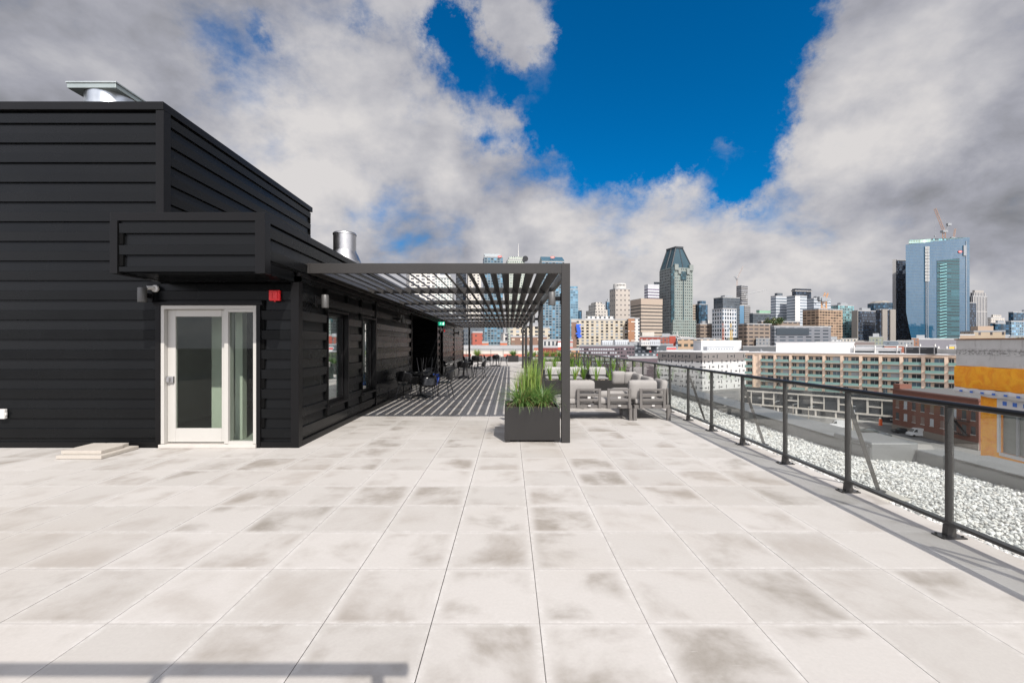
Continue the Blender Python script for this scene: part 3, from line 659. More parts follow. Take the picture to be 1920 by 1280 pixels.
def planter(label, x0, x1, y0, y1, h, group, feet=True, soil=True, npeb=260, name='planter'):
    t = thing(name, label, 'planter', ((x0+x1)/2, (y0+y1)/2, 0), 0, group); w_ = .018; z0 = .035 if feet else .003
    mb = MB()
    mb.box(x0, x1, y0, y0+w_, z0, h); mb.box(x0, x1, y1-w_, y1, z0, h); mb.box(x0, x0+w_, y0+w_, y1-w_, z0, h-.0005); mb.box(x1-w_, x1, y0+w_, y1-w_, z0, h-.0005)
    mb.box(x0+w_, x1-w_, y0+w_, y1-w_, z0, z0+.02)
    for a, b, c, d in ((x0+w_, x1-w_, y0+w_, y0+.035), (x0+w_, x1-w_, y1-.035, y1-w_), (x0+w_, x0+.035, y0+.035, y1-.035), (x1-.035, x1-w_, y0+.035, y1-.035)): mb.box(a, b, c, d, h-.012, h-.001)
    mb.build('planter_box', M_planter, t, world=True, bevel=.002)
    if feet:
        for a in (x0+.01, x1-.09):
            for b in (y0+.01, y1-.09): bx('foot', M_planter, (a, a+.08, b, b+.08, .002, z0-.001), t, world=True)
    s_ = MB(); s_.box(x0+.02, x1-.02, y0+.02, y1-.02, h-.14, h-.045)
    for q in range(npeb): stone(s_, (rnd.uniform(x0+.04, x1-.04), rnd.uniform(y0+.04, y1-.04), h-.045+rnd.uniform(-.005, .015)), rnd.uniform(.012, .026))
    s_.build('pebble_mulch', M_soil, t, world=True)
    return t
FPX0, FPX1, FPY0, FPY1 = -.077, .815, 7.15, 8.0
planter('square charcoal planter beside the nearest pergola post', FPX0, FPX1, FPY0, FPY1, .565, 'charcoal planters', npeb=520)
def reeds(loc, label, n, L, sp, group, mat_=None, wd=.011, name='ornamental_reed'):
    mb = MB()
    for _ in range(n):
        a = rnd.uniform(0, 6.28); r = sp*rnd.random()**.6
        blade(mb, (r*math.cos(a), r*math.sin(a), 0), rnd.uniform(0, 6.28), abs(rnd.gauss(0, .11)), L*rnd.uniform(.55, 1.05), wd*rnd.uniform(.8, 1.6), rnd.uniform(0, .25), 5)
    o = mb.build(name, mat_ or M_reed, label=label, cat='plant', group=group); o.location = loc; return o
def mound(loc, label, n, L, sp, group, mat_=None, wd=.009, name='ornamental_grass', c0=.6, c1=2.0):
    mb = MB()
    for _ in range(n):
        a = rnd.uniform(0, 6.28); r = sp*rnd.random()
        blade(mb, (r*math.cos(a), r*math.sin(a), 0), a+rnd.gauss(0, .5), rnd.uniform(.05, .75), L*rnd.uniform(.6, 1.1), wd*rnd.uniform(.7, 1.3), rnd.uniform(c0, c1), 6)
    o = mb.build(name, mat_ or M_grass, label=label, cat='plant', group=group); o.location = loc; return o
reeds((.37, 7.62, .52), 'tall upright reed grass at the middle of the nearest planter', 210, .86, .17, 'grasses in the nearest planter', wd=.016)
reeds((.22, 7.7, .52), 'shorter upright reeds behind the left grass clump', 90, .66, .12, 'grasses in the nearest planter', wd=.011)
mound((.20, 7.42, .52), 'arching green grass clump at the left of the nearest planter', 420, .60, .06, 'grasses in the nearest planter', wd=.010, c1=2.4)
mound((.56, 7.40, .52), 'arching green grass clump at the right of the nearest planter', 400, .58, .05, 'grasses in the nearest planter', wd=.010, c1=2.4)
mound((.38, 7.50, .52), 'low green grass clump between the two arching ones', 240, .42, .06, 'grasses in the nearest planter')
mound((.62, 7.72, .52), 'wispy blue green grass clump by the pergola post', 220, .48, .05, 'grasses in the nearest planter', M_shrub)
def iris(loc, label, n=14, L=.42, group='sword leaved plants in the long planters'):
    mb = MB()
    for k in range(n):
        a = rnd.choice((0, math.pi))+rnd.gauss(0, .5)
        blade(mb, (rnd.gauss(0, .012), rnd.gauss(0, .012), 0), a, rnd.uniform(.0, .42), L*rnd.uniform(.6, 1.1), .05*rnd.uniform(.7, 1.1), rnd.uniform(-.05, .25), 5)
    o = mb.build('iris_plant', M_iris, label=label, cat='plant', group=group); o.location = loc; return o
# long planters across the right side
LP = [(12.56, 13.1, 1.02, 3.42, .57, 'long charcoal planter directly behind the sofas'), (17.6, 18.1, 1.1, 3.45, .57, 'second long charcoal planter, behind the white lounge seats'), (23.6, 24.2, 1.2, 3.5, .57, 'third long charcoal planter farther down the railing')]
for (a, b, x0, x1, h, lb) in LP: planter(lb, x0, x1, a, b, h, 'charcoal planters', npeb=420 if a < 13 else 120)
for px, lb in ((1032, 'leftmost sword leaved plant, seen between planter reeds and post'), (1049, 'sword leaved plant just left of the nearest post'), (1077, 'sword leaved plant just right of the nearest post'), (1094, 'second sword leaved plant right of the post'), (1118, 'leaning sword leaved plant at the middle of the planter behind sofas'), (1144, 'widely splayed sword leaved plant above the middle sofa panel'), (1168, 'sword leaved plant at the right end of the planter behind sofas')):
    iris((gx(px, 12.8), 12.8+rnd.uniform(-.08, .08), .52), lb, rnd.randint(14, 19), .56)
for k, px in enumerate((1018, 1040, 1073, 1086, 1103, 1124, 1148)):
    iris((gx(px, 17.8), 17.8, .54), ['first', 'second', 'third', 'fourth', 'fifth', 'sixth', 'seventh'][k]+' from the left of the sword leaved plants in the second long planter', 16, .62)
for k in range(7):
    mound((1.4+k*.32, 23.9, .52), ['first', 'second', 'third', 'fourth', 'fifth', 'sixth', 'seventh'][k]+' from the left of the bushy grasses in the third long planter', 90, .6, .08, 'bushy grasses in the third planter', M_shrub, wd=.02)
planter('long dark planter beside the far railing, right of the pergola', 1.1, 4.0, 33.0, 33.6, .7, 'charcoal planters', npeb=60)
for k in range(6):
    mound((1.35+k*.48, 33.3, .66), ['first', 'second', 'third', 'fourth', 'fifth', 'sixth'][k]+' from the left of the yellow green shrubs in the farthest long planter', 110, .7, .12, 'shrubs in the farthest planter', M_reed, wd=.03)
planter('dark planter by the far railing at the end of the striped shade', -.12, .83, 40.3, 41.2, .57, 'charcoal planters', npeb=20)
mound((.35, 40.75, .52), 'rounded green grass in the planter by the far railing', 420, .72, .12, None, M_grass, wd=.03)
planter('far dark planter half hidden behind the rear pergola post', -3.4, -2.5, 40.3, 41.2, .57, 'charcoal planters', npeb=20)
mound((-2.95, 40.75, .52), 'yellow green grass in the planter behind the rear pergola post', 300, .8, .12, None, M_reed, wd=.035)
# ================================================================ SOFAS
def cushion(mb, c, dx, dy, dz, rot=None):
    n = 8; pts = {}
    def P(u, v, w_): 
        f = 1-.10*(abs(u)**4+abs(v)**4)*.5
        e = lambda q: math.copysign(abs(q)**.8, q)
        return Vector((u*dx/2, v*dy/2, w_*dz/2))
    import itertools
    base = len(mb.v); R_ = rot or Matrix.Identity(3)
    # rounded box by projecting a subdivided cube
    rad = min(dx, dy, dz)*.42; hx, hy, hz = dx/2-rad, dy/2-rad, dz/2-rad
    idx = {}
    def key(i, j, k):
        if (i, j, k) in idx: return idx[(i, j, k)]
        g = Vector((2*i/n-1, 2*j/n-1, 2*k/n-1)); q = Vector((g.x*dx/2, g.y*dy/2, g.z*dz/2))
        inn = Vector((max(-hx, min(hx, q.x)), max(-hy, min(hy, q.y)), max(-hz, min(hz, q.z)))); d_ = q-inn
        if d_.length > 1e-6: q = inn+d_.normalized()*rad
        small = (dx, dy, dz).index(min(dx, dy, dz)); bul = 1+.16*math.prod([math.cos(g[a]*math.pi/2*.9) for a in range(3) if a != small])
        q[small] *= bul
        mb.v.append(tuple(Vector(c)+R_ @ q)); idx[(i, j, k)] = len(mb.v)-1; return idx[(i, j, k)]
    for a in range(n):
        for b in range(n):
            mb.face([key(a, b, 0), key(a, b+1, 0), key(a+1, b+1, 0), key(a+1, b, 0)]); mb.face([key(a, b, n), key(a+1, b, n), key(a+1, b+1, n), key(a, b+1, n)])
            mb.face([key(a, 0, b), key(a+1, 0, b), key(a+1, 0, b+1), key(a, 0, b+1)]); mb.face([key(a, n, b), key(a, n, b+1), key(a+1, n, b+1), key(a+1, n, b)])
            mb.face([key(0, a, b), key(0, a, b+1), key(0, a+1, b+1), key(0, a+1, b)]); mb.face([key(n, a, b), key(n, a+1, b), key(n, a+1, b+1), key(n, a, b+1)])
def cush(name, par_, c, dx, dy, dz, rot=None, world=True, m_=None):
    mb = MB(); cushion(mb, c, dx, dy, dz, rot); return mb.build(name, m_ or M_cushion, par_, world=world, smooth=True)
SY = 9.2
def back_panel(par_, x0, x1, y, tag_=True, z0=.25):
    mb = MB()
    mb.box(x0, x0+.055, y, y+.035, z0, .66); mb.box(x1-.055, x1, y, y+.035, z0, .66); mb.box(x0+.056, x1-.056, y, y+.035, .615, .66)
    mb.box(x0+.056, x1-.056, y+.003, y+.03, .505, .555); mb.box(x0+.056, x1-.056, y+.003, y+.03, .40, .45)
    mb.box(x0, x0+.045, y+.036, y+.42, .615, .655) if False else None
    o = mb.build('back_panel', M_sofa, par_, world=True, bevel=.003)
    if tag_: bx('care_tag', M_white, ((x0+x1)/2-.03, (x0+x1)/2+.03, y-.004, y-.001, .455, .50), o); bx('care_tag', M_white, ((x0+x1)/2-.02, (x0+x1)/2+.035, y-.004, y-.001, .296, .325), o)
    return o
def rot(ax, d_): return Matrix.Rotation(R(d_), 3, ax)
s1 = thing('outdoor_sofa', 'taupe framed two seat sofa with its back to us, right of the post', 'sofa', (1.9, 9.6, 0), 0, 'grey cushioned sofas by the railing')
mb = MB(); mb.box(.95, 2.55, SY+.04, SY+.09, .25, .315); mb.box(.95, 2.55, SY+.80, SY+.85, .25, .315); mb.box(.95, 1.0, SY+.091, SY+.799, .25, .315); mb.box(2.5, 2.55, SY+.091, SY+.799, .25, .315)
for k in range(8): mb.box(1.05+k*.19, 1.12+k*.19, SY+.091, SY+.799, .30, .316)
mb.build('seat_frame', M_sofa, s1, world=True, bevel=.003)
for q in (.95, 2.49):
    for yq in (SY+.02, SY+.80): bx('leg', M_sofa, (q, q+.06, yq, yq+.06, .002, .249), s1, world=True)
back_panel(s1, 1.40, 1.90, SY); back_panel(s1, 2.03, 2.52, SY)
cush('seat_cushion', s1, (1.36, SY+.45, .385), .78, .74, .14); cush('seat_cushion', s1, (2.13, SY+.45, .385), .74, .74, .14)
cush('back_cushion', s1, (1.46, SY+.16, .62), .66, .16, .42, rot('X', 8))
cush('back_cushion', s1, (2.22, SY+.50, .49), .62, .46, .14, rot('X', -6))
s2 = thing('outdoor_sofa', 'taupe framed corner sofa with upright cushions against the glass railing', 'sofa', (3.0, 10.2, 0), 0, 'grey cushioned sofas by the railing')
mb = MB(); mb.box(2.60, 3.34, SY+.04, SY+.09, .25, .315); mb.box(2.60, 2.65, SY+.091, SY+2.4, .25, .315); mb.box(3.29, 3.34, SY+.091, SY+2.4, .25, .315); mb.box(2.60, 3.34, SY+2.401, SY+2.45, .25, .315)
for k in range(10): mb.box(2.66, 3.28, SY+.15+k*.22, SY+.22+k*.22, .30, .316)
mb.build('seat_frame', M_sofa, s2, world=True, bevel=.003)
for q in (2.57, 3.27):
    for yq in (SY+.0, SY+2.37): bx('leg', M_sofa, (q, q+.07, yq, yq+.07, .002, .249), s2, world=True)
back_panel(s2, 2.70, 3.24, SY)
sb = MB()
for k in range(3):
    a = SY+.12+k*.78; sb.box(3.30, 3.335, a, a+.055, .32, .66); sb.box(3.30, 3.335, a+.64, a+.695, .32, .66); sb.box(3.30, 3.335, a+.056, a+.639, .615, .66); sb.box(3.303, 3.33, a+.056, a+.639, .505, .555)
sb.build('back_panel', M_sofa, s2, world=True, bevel=.003)
for k in range(3): cush('seat_cushion', s2, (2.95, SY+.45+k*.78, .385), .66, .76, .14)
cush('back_cushion', s2, (2.80, SY+.17, .62), .60, .15, .42, rot('X', 7))
cush('back_cushion', s2, (3.25, SY+.42, .62), .15, .58, .42, rot('Y', 8))
cush('back_cushion', s2, (3.20, SY+1.20, .62), .15, .66, .42, rot('Y', 8)); cush('back_cushion', s2, (3.20, SY+1.98, .64), .15, .66, .42, rot('Y', 8))
cush('throw_cushion', s2, (2.82, SY+2.3, .72), .34, .14, .34, rot('X', 12)); cush('throw_cushion', s2, (3.12, SY+2.28, .71), .34, .14, .32, rot('X', 12))
# lounge seats farther back
def lounge(x0, x1, y0, label, m_, cat='sofa', hgt=.66):
    t = thing('lounge_seat', label, cat, ((x0+x1)/2, y0+.4, 0), 0, 'lounge seats between the long planters')
    mb = MB(); mb.box(x0, x0+.05, y0, y0+.75, .002, .55); mb.box(x1-.05, x1, y0, y0+.75, .002, .55); mb.box(x0+.051, x1-.051, y0, y0+.04, .24, .31); mb.box(x0+.051, x1-.051, y0+.71, y0+.75, .24, hgt); mb.box(x0+.051, x1-.051, y0+.041, y0+.709, .28, .31); mb.box(x0+.051, x1-.051, y0-.0, y0+.035, .50, .55)
    mb.build('frame', M_planter if m_ is not M_white else M_white, t, world=True, bevel=.004)
    n = max(1, round((x1-x0)/.7))
    for k in range(n):
        w_ = (x1-x0-.12)/n; cush('seat_cushion', t, (x0+.06+w_*(k+.5), y0+.38, .38), w_-.02, .64, .14, None, True, m_)
        cush('back_cushion', t, (x0+.06+w_*(k+.5), y0+.60, .60), w_-.02, .14, .36, rot('X', 8), True, m_)
    return t
M_cw = mat('pale_cushion', (.34, .33, .315), .95, 0, .06, 6)
lounge(1.18, 2.6, 15.2, 'pale lounge seat right of the nearest post, behind the first long planter', M_cw)
lounge(2.75, 3.5, 15.2, 'pale single lounge chair close to the glass railing behind the first long planter', M_cw)
lounge(1.3, 2.8, 20.2, 'dark framed lounge seat with pale cushions behind the second long planter', M_cushion)
lounge(1.3, 2.9, 27.0, 'distant grey lounge seat behind the third long planter', M_cushion)
ct = thing('coffee_table', 'low dark slatted coffee table between the sofas and first long planter', 'table', (2.2, 11.2, 0))
mb = MB()
for k in range(7): mb.box(1.75, 2.5, 10.85+k*.10, 10.93+k*.10, .30, .325)
mb.build('tabletop', M_sofa, ct, world=True, bevel=.002)
for a in (1.78, 2.42):
    for b in (10.87, 11.47): bx('leg', M_sofa, (a, a+.05, b, b+.05, .002, .299), ct, world=True)
dt = thing('dining_table', 'dark rectangular table beyond the lounge seats under the greenery', 'table', (2.0, 29.9, 0))
bx('tabletop', M_planter, (1.2, 3.2, 29.4, 30.4, .72, .76), dt, world=True, bevel=.004)
for a in (1.25, 3.09):
    for b in (29.45, 30.29): bx('leg', M_planter, (a, a+.06, b, b+.06, .002, .719), dt, world=True)
# ================================================================ BISTRO SETS
def make_chair(label):
    t = thing('bistro_chair', label, 'chair', (0, 0, 0), 0, 'black bistro armchairs under the pergola')
    mb = MB()   # seat: curved shell pan ; chair faces +Y, back at -Y
    nx, ny = 6, 6
    for s_ in (0, 1):
        pass
    def surf(fn, nu, nv, th, name, par_):
        m2 = MB(); g = [[Vector(fn(i/nu, j/nv)) for j in range(nv+1)] for i in range(nu+1)]
        i0 = m2.vs([p for r in g for p in r]); 
        for i in range(nu):
            for j in range(nv): a = i0+i*(nv+1)+j; m2.face((a, a+1, a+nv+2, a+nv+1))
        o = m2.build(name, M_chair, par_, smooth=True); so_ = o.modifiers.new('solid', 'SOLIDIFY'); so_.thickness = th; so_.offset = 0; return o
    surf(lambda u, v: ((u-.5)*.43*(1-.12*v), (.5-v)*.42, .445-.018*math.cos((u-.5)*math.pi)+.012*v), 8, 6, .016, 'seat', t)
    def backf(u, v):
        a = (u-.5)*2.5; r = .255
        return (r*math.sin(a), -.235+.0-(.18*math.cos(a)-.13)-.05*v, .53+.30*v*(1-.38*abs(2*u-1)**2.2)+.03*abs(2*u-1))
    surf(backf, 14, 5, .014, 'backrest', t)
    for sx in (-1, 1):
        one(lambda m: m.tube((sx*.185, .17, .44), (sx*.235, .245, .0), .013, 10, .010), 'leg', M_chair, t, smooth=True)
        one(lambda m: m.tube((sx*.175, -.18, .44), (sx*.235, -.275, .0), .013, 10, .010), 'leg', M_chair, t, smooth=True)
        one(lambda m: (m.tube((sx*.195, .17, .44), (sx*.25, .15, .64), .012, 8), m.tube((sx*.25, .155, .64), (sx*.24, -.28, .665), .014, 8), m.tube((sx*.185, -.17, .44), (sx*.20, -.27, .62), .012, 8)), 'armrest', M_chair, t, smooth=True)
    return t
def make_table(label):
    t = thing('bistro_table', label, 'table', (0, 0, 0), 0, 'black pedestal tables under the pergola')
    one(lambda m: m.box(-.34, .34, -.34, .34, .72, .74), 'tabletop', M_chair, t, bevel=.004)
    one(lambda m: m.tube((0, 0, .06), (0, 0, .719), .034, 16), 'column', M_chair, t, smooth=True)
    def base(m):
        for k in range(4):
            a = math.pi/4+k*math.pi/2; c_, s_ = math.cos(a), math.sin(a)
            m.bar((c_*.02, s_*.02, .09), (c_*.34, s_*.34, .02), .06, .035); m.tube((c_*.33, s_*.33, .0), (c_*.33, s_*.33, .022), .025, 10)
    one(base, 'base', M_chair, t, bevel=.003)
    return t
tb = make_table('pedestal table nearest to us with upturned chairs on it'); tb.location = (-2.62, 13.15, 0)
t2 = copy_tree(tb, None, (-2.15, 21.0, 0), .1, 'pedestal table of the middle seating group'); 
t3 = copy_tree(tb, None, (-2.1, 29.6, 0), .2, 'pedestal table in the left half of the farthest seating group'); t4 = copy_tree(tb, None, (-.95, 32.4, 0), .0, 'pedestal table in the right half of the farthest seating group')
ch = make_chair('chair nearest to us, its back towards us, left of the first table'); ch.location = (-2.92, 12.72, 0); ch.rotation_euler = (0, 0, R(-12))
for (x, y, a, lb) in ((-1.98, 13.25, 82, 'chair standing apart on the right of the first table, seen from its side'), (-2.55, 14.0, 170, 'chair behind the first table, with a blue cloth on it'),
                      (-2.82, 21.1, -78, 'chair on the left side of the middle table, seen from its side'), (-2.12, 20.35, 0, 'chair in front of the middle table with its back to us'), (-1.42, 21.0, 80, 'chair on the right side of the middle table'), (-2.05, 22.0, 178, 'chair at the far side of the middle table'),
                      (-2.75, 29.4, -80, 'left chair of the left far table'), (-2.2, 28.9, 5, 'front chair of the left far table'), (-1.55, 29.2, 65, 'right chair of the left far table'),
                      (-1.55, 32.2, -85, 'left chair of the right far table'), (-.95, 31.7, -4, 'front chair of the right far table'), (-.42, 32.4, 85, 'right chair of the right far table, farthest from the wall'), (-1.0, 33.1, 176, 'rear chair of the right far table')):
    copy_tree(ch, None, (x, y, 0), R(a), lb)
for (x, y, a, lb) in ((-2.74, 13.22, 20, 'upturned chair on the left of the first tabletop, legs in the air'), (-2.42, 13.02, 205, 'upturned chair on the right of the first tabletop, legs in the air')):
    c_ = copy_tree(ch, None, (x, y, 1.19), 0, lb); c_.rotation_euler = (R(180), 0, R(a))
bc = thing('blue_cloth', 'crumpled blue cloth hanging over a chair behind the first table', 'cloth', (-2.28, 13.82, .66))
def cloth(m):
    n = 8; g = []
    for i in range(n+1):
        for j in range(n+1):
            u, v = i/n, j/n; m.v.append(((u-.5)*.16*(1-.5*v)+.02*math.sin(v*5), .02*math.sin(u*9)+.015*math.sin(v*7), -.36*v))
    for i in range(n):
        for j in range(n): a = i*(n+1)+j; m.face((a, a+1, a+n+2, a+n+1))
co = one(cloth, 'cloth', mat('blue_fabric', (.02, .06, .32), .9), bc, smooth=True); so_ = co.modifiers.new('s', 'SOLIDIFY'); so_.thickness = .02
# ================================================================ CITY
ZS = -25.0
M_ground = mat('city_ground', (.17, .165, .155), .9, 0, .25, .02)
mb = MB(); mb.quad((-6000, -3000, ZS-.1), (6000, -3000, ZS-.1), (6000, 9000, ZS-.1), (-6000, 9000, ZS-.1)); mb.build('ground', M_ground, kind='structure')
M_asph = mat('asphalt', (.15, .147, .142), .9, 0, .25, .15, fine=.1)
M_walk = mat('sidewalk_concrete', (.34, .325, .30), .9, 0, .12, .3)
def foot(px0, pxc, px2, Y, th, dep=None):
    c_ = Vector((gx(pxc, Y), Y)); u = Vector((math.cos(R(th)), math.sin(R(th)))); v = Vector((-u.y, u.x))
    k2 = (px2-CX)/F; k0 = (px0-CX)/F
    if px0 < pxc-.5 and (dep or c_.x < 0):     # front face runs left from the corner, flank runs back
        w0 = -u; t0 = (k0*c_.y-c_.x)/(w0.x-k0*w0.y); q = v.x-k2*v.y; t2 = (k2*c_.y-c_.x)/q if abs(q) > 1e-4 else -1
        if not 0 < t2 < 70: t2 = dep or 20
        P0, P2 = c_+w0*t0, c_+v*t2
        return [tuple(P0), tuple(c_), tuple(P2), tuple(P2+w0*t0)]
    t2 = (k2*c_.y-c_.x)/(u.x-k2*u.y); t0 = dep or 25
    if px0 >= pxc-.5 and c_.x > 0: v = c_.normalized()
    if px0 < pxc-.5:
        q = v.x-k0*v.y; t0 = (k0*c_.y-c_.x)/q if q < -.02 else 25
        t0 = min(max(t0, 5), 90)
    P2 = c_+u*t2; P0 = c_+v*t0
    return [tuple(P0), tuple(c_), tuple(P2), tuple(P2+v*t0)]
def inset(poly, d_):
    cx_ = sum(p[0] for p in poly)/len(poly); cy_ = sum(p[1] for p in poly)/len(poly); out = []
    for p in poly:
        q = Vector((p[0]-cx_, p[1]-cy_)); L = q.length; q = q*((L-d_*1.41)/L); out.append((cx_+q.x, cy_+q.y))
    return out
def scale(poly, k, dx=0, dy=0):
    cx_ = sum(p[0] for p in poly)/len(poly); cy_ = sum(p[1] for p in poly)/len(poly)
    return [(cx_+(p[0]-cx_)*k+dx, cy_+(p[1]-cy_)*k+dy) for p in poly]
def tower(label, px0, pxc, px2, Y, th, top, m_, roof=None, dep=None, parapet=1.2, z0=ZS, name='office_tower', cat='tower', steps=(), group=None, mech=True, capm=None):
    p = foot(px0, pxc, px2, Y, th, dep); zt = gz(top, Y)
    t = thing(name, label, cat, (p[1][0], p[1][1], z0), 0, group)
    mb = MB(); mb.prism(p, z0, zt, True, True, False); mb.build('wall', m_, t, world=True)
    if parapet: 
        r_ = MB(); r_.prism(scale(p, 1.012), zt+.02, zt+parapet, True, False); r_.build('roof', capm or roof or M_roof, t, world=True)
    z = zt+max(parapet, 0)
    for k, h_, mm in steps:
        s_ = MB(); s_.prism(scale(p, k), z+.02, z+h_, True, True); s_.build('upper_storey', mm or m_, t, world=True); z += h_
    if mech and not steps:
        s_ = MB(); q = scale(p, .45); s_.prism(q, z+.02, z+3.2, True, False); s_.build('roof_plant', M_tar, t, world=True)
    return t, p, zt
G = fac
g_blue = G('glass_blue', (.10, .16, .20), (.07, .17, .26), 1.6, 3.4, .84, .72, .08, .9)
g_blue2 = G('glass_blue_grey', (.16, .21, .24), (.06, .13, .20), 3.2, 3.2, .72, .62, .1, 1.2)
g_balc = G('glass_tower_balconies', (.14, .18, .205), (.03, .075, .11), 4.0, 3.1, .7, .62, .12, 1.3)
g_light = G('glass_pale_blue', (.16, .24, .29), (.09, .17, .23), 3.5, 3.6, .9, .75, .1, .4)
w_stone = G('pale_stone_grid', (.42, .39, .35), (.05, .05, .055), 4.4, 4.4, .38, .42, .2, .8)
w_beige = G('beige_punched', (.36, .32, .28), (.03, .03, .035), 5.5, 6.2, .28, .3, .2, .6)
w_band = G('tan_bands', (.33, .27, .215), (.05, .045, .04), 60., 3.9, 1.0, .40, .25, .4)
w_white = G('white_bands', (.50, .50, .52), (.08, .06, .10), 60., 4.2, 1.0, .42, .2, .4)
w_green = G('grey_green_punched', (.20, .225, .205), (.02, .035, .035), 3.2, 4.2, .5, .46, .1, 1.4)
w_green2 = G('grey_green_side', (.16, .17, .165), (.03, .04, .042), 4.0, 4.2, .7, .5, .1, 1.)
g_navy = G('navy_glass', (.022, .042, .065), (.02, .05, .08), 2.4, 3.6, .85, .8, .08, 1.)
w_grid = G('white_grid', (.46, .47, .48), (.03, .045, .06), 3.6, 4.6, .6, .66, .12, 1.2)
w_dkgrey = G('dark_grey_grid', (.075, .085, .095), (.04, .052, .065), 2.2, 3.8, .7, .5, .15, .6)
w_tanapt = G('cream_apartment_grid', (.40, .35, .27), (.05, .055, .06), 4.8, 3.0, .5, .62, .15, 2.0)
w_brown = G('brown_brick_grid', (.17, .10, .07), (.22, .18, .14), 6.5, 3.0, .35, .42, .3, 1.2)
w_red = G('red_brick_grid', (.28, .07, .045), (.10, .06, .05), 5.0, 3.6, .25, .35, .3, 1.0)
w_brut = G('brutalist_concrete', (.20, .155, .12), (.035, .03, .03), 7.0, 4.2, .74, .42, .3, .6)
w_conc2 = G('taupe_concrete', (.23, .20, .18), (.2, .18, .16), 9., 3.8, .02, .02)
g_black = G('black_curtain_wall', (.028, .032, .042), (.02, .03, .045), 1.8, 3.7, .8, .6, .1, 1.4)
w_constr = G('raw_floor_slabs', (.34, .24, .16), (.07, .045, .03), 5.0, 3.2, .84, .66, .6, 1.2)
w_constr2 = G('raw_slab_tower', (.42, .40, .38), (.04, .045, .055), 60., 3.3, 1., .66, .5, .6)
g_teal = G('teal_glass', (.17, .24, .24), (.05, .12, .13), 3., 3.6, .7, .66, .1, 1.3)
w_fins = G('white_vertical_fins', (.40, .38, .36), (.03, .035, .045), 3.4, 40., .55, .98, .12, .4)
w_bgrey = G('striped_office', (.44, .46, .48), (.13, .16, .19), 60., 3.9, 1., .42, .2, .2)
w_cond = G('white_condominium', (.50, .48, .45), (.04, .05, .06), 4.5, 3.1, .45, .6, .15, 1.)
# ---- behind the pergola
def crownlogo(t, px, py, Y, w_, col=(.55, .08, .07)):
    mb = MB(); x, z = gx(px, Y), gz(py, Y); i = mb.vs([(x+w_*math.cos(a)*1., Y-.35, z+w_*.55*math.sin(a)) for a in [2*math.pi*k/20 for k in range(20)]]+[(x+w_*math.cos(a), Y-.05, z+w_*.55*math.sin(a)) for a in [2*math.pi*k/20 for k in range(20)]])
    mb.face([i+k for k in range(20)]); 
    for k in range(20): mb.face([i+k, i+20+k, i+20+(k+1) % 20, i+(k+1) % 20])
    mb.build('emblem', mat('emblem_%d' % int(col[0]*100), col, .5), t, world=True)
    m2 = MB(); m2.box(x-w_*.55, x+w_*.55, Y-.45, Y-.36, z-w_*.16, z+w_*.16); m2.build('emblem_mark', M_white, t, world=True)
t, p, zt = tower('blue glass condo tower with a red oval emblem, rising behind the pergola middle', 908, 943, 946, 560, 8, 483, g_balc, mech=False, dep=22)
mb = MB(); q = scale(p, .93); mb.frustum(q, zt+1.25, [(a+(-2 if k in (1, 0) else 2), b) for k, (a, b) in enumerate(scale(q, .9))], gz(476, 560)); mb.build('crown', mat('crown_dark', (.06, .09, .11), .4), t, world=True); crownlogo(t, 937, 481, 559, 2.6)
t, p, zt = tower('pale green office tower with a white mast, behind the pergola', 952, 984, 990, 620, 6, 488, G('pale_green_office', (.36, .38, .33), (.10, .13, .12), 3., 3.7, .5, .55), mech=False, dep=24, steps=((.8, 4, None),))
one(lambda m: m.tube((gx(972, 640), 640, zt), (gx(972, 640), 640, gz(457, 640)), .8, 8, .3), 'mast', M_white, t, world=True)
one(lambda m: (m.tube((gx(985, 618), 618, gz(485, 618)), (gx(985, 618), 619, gz(485, 618)), 4, 20)), 'round_sign', M_chair, t, world=True)
t, p, zt = tower('tall blue glass tower with slanted crown, seen past the pergola posts', 1016, 1058, 1061, 520, 4, 492, g_balc, mech=False, dep=24)
mb = MB(); zb, z1, z2 = zt+1.25, gz(478, 520), gz(487, 520); a, b, c_, d_ = p; mid = ((b[0]*.45+c_[0]*.55), (b[1]*.45+c_[1]*.55)); i = mb.vs([(*b, zb), (*c_, zb), (*c_, z2), (mid[0], mid[1], z1), (*b, zb+1), (*a, zb), (*d_, zb), (*d_, z2), ((a[0]+d_[0])/2, (a[1]+d_[1])/2, z1), (*a, zb+1)])
for f in ((0, 1, 2, 3, 4), (9, 8, 7, 6, 5), (3, 2, 7, 8), (4, 3, 8, 9), (2, 1, 6, 7), (0, 4, 9, 5)): mb.face([i+k for k in f])
mb.build('crown', mat('crown_teal', (.05, .10, .13), .3), t, world=True); crownlogo(t, 1036, 482.5, 519, 2.6, (.42, .10, .08))
tower('pale blue glass tower just right of the pergola post', 1066, 1068, 1084, 640, 2, 543, g_light, mech=False, steps=((.9, 4, None),))
tower('slim dark blue tower beside the pale blue glass one', 1083, 1084, 1091, 700, 2, 582, g_navy)
tower('white residential block with stacked balconies, left behind the louvres', 768, 815, 838, 420, 22, 508, G('white_balconies', (.5, .48, .44), (.05, .05, .06), 5., 3., .62, .5, .3, .8), group='towers behind the louvres')
tower('white tower with a framed arch at the top, behind the louvres', 815, 848, 852, 520, 4, 522, G('white_arch_block', (.5, .5, .47), (.12, .17, .17), 3.4, 3.1, .5, .5), dep=20, steps=((.75, 7, G('arch_panel', (.5, .5, .48), (.14, .16, .19), 22., 12., .7, .7)),), group='towers behind the louvres')
tower('narrow dark tower edge beside a beige one, behind the louvres', 868, 874, 880, 500, 30, 500, g_black, group='towers behind the louvres')
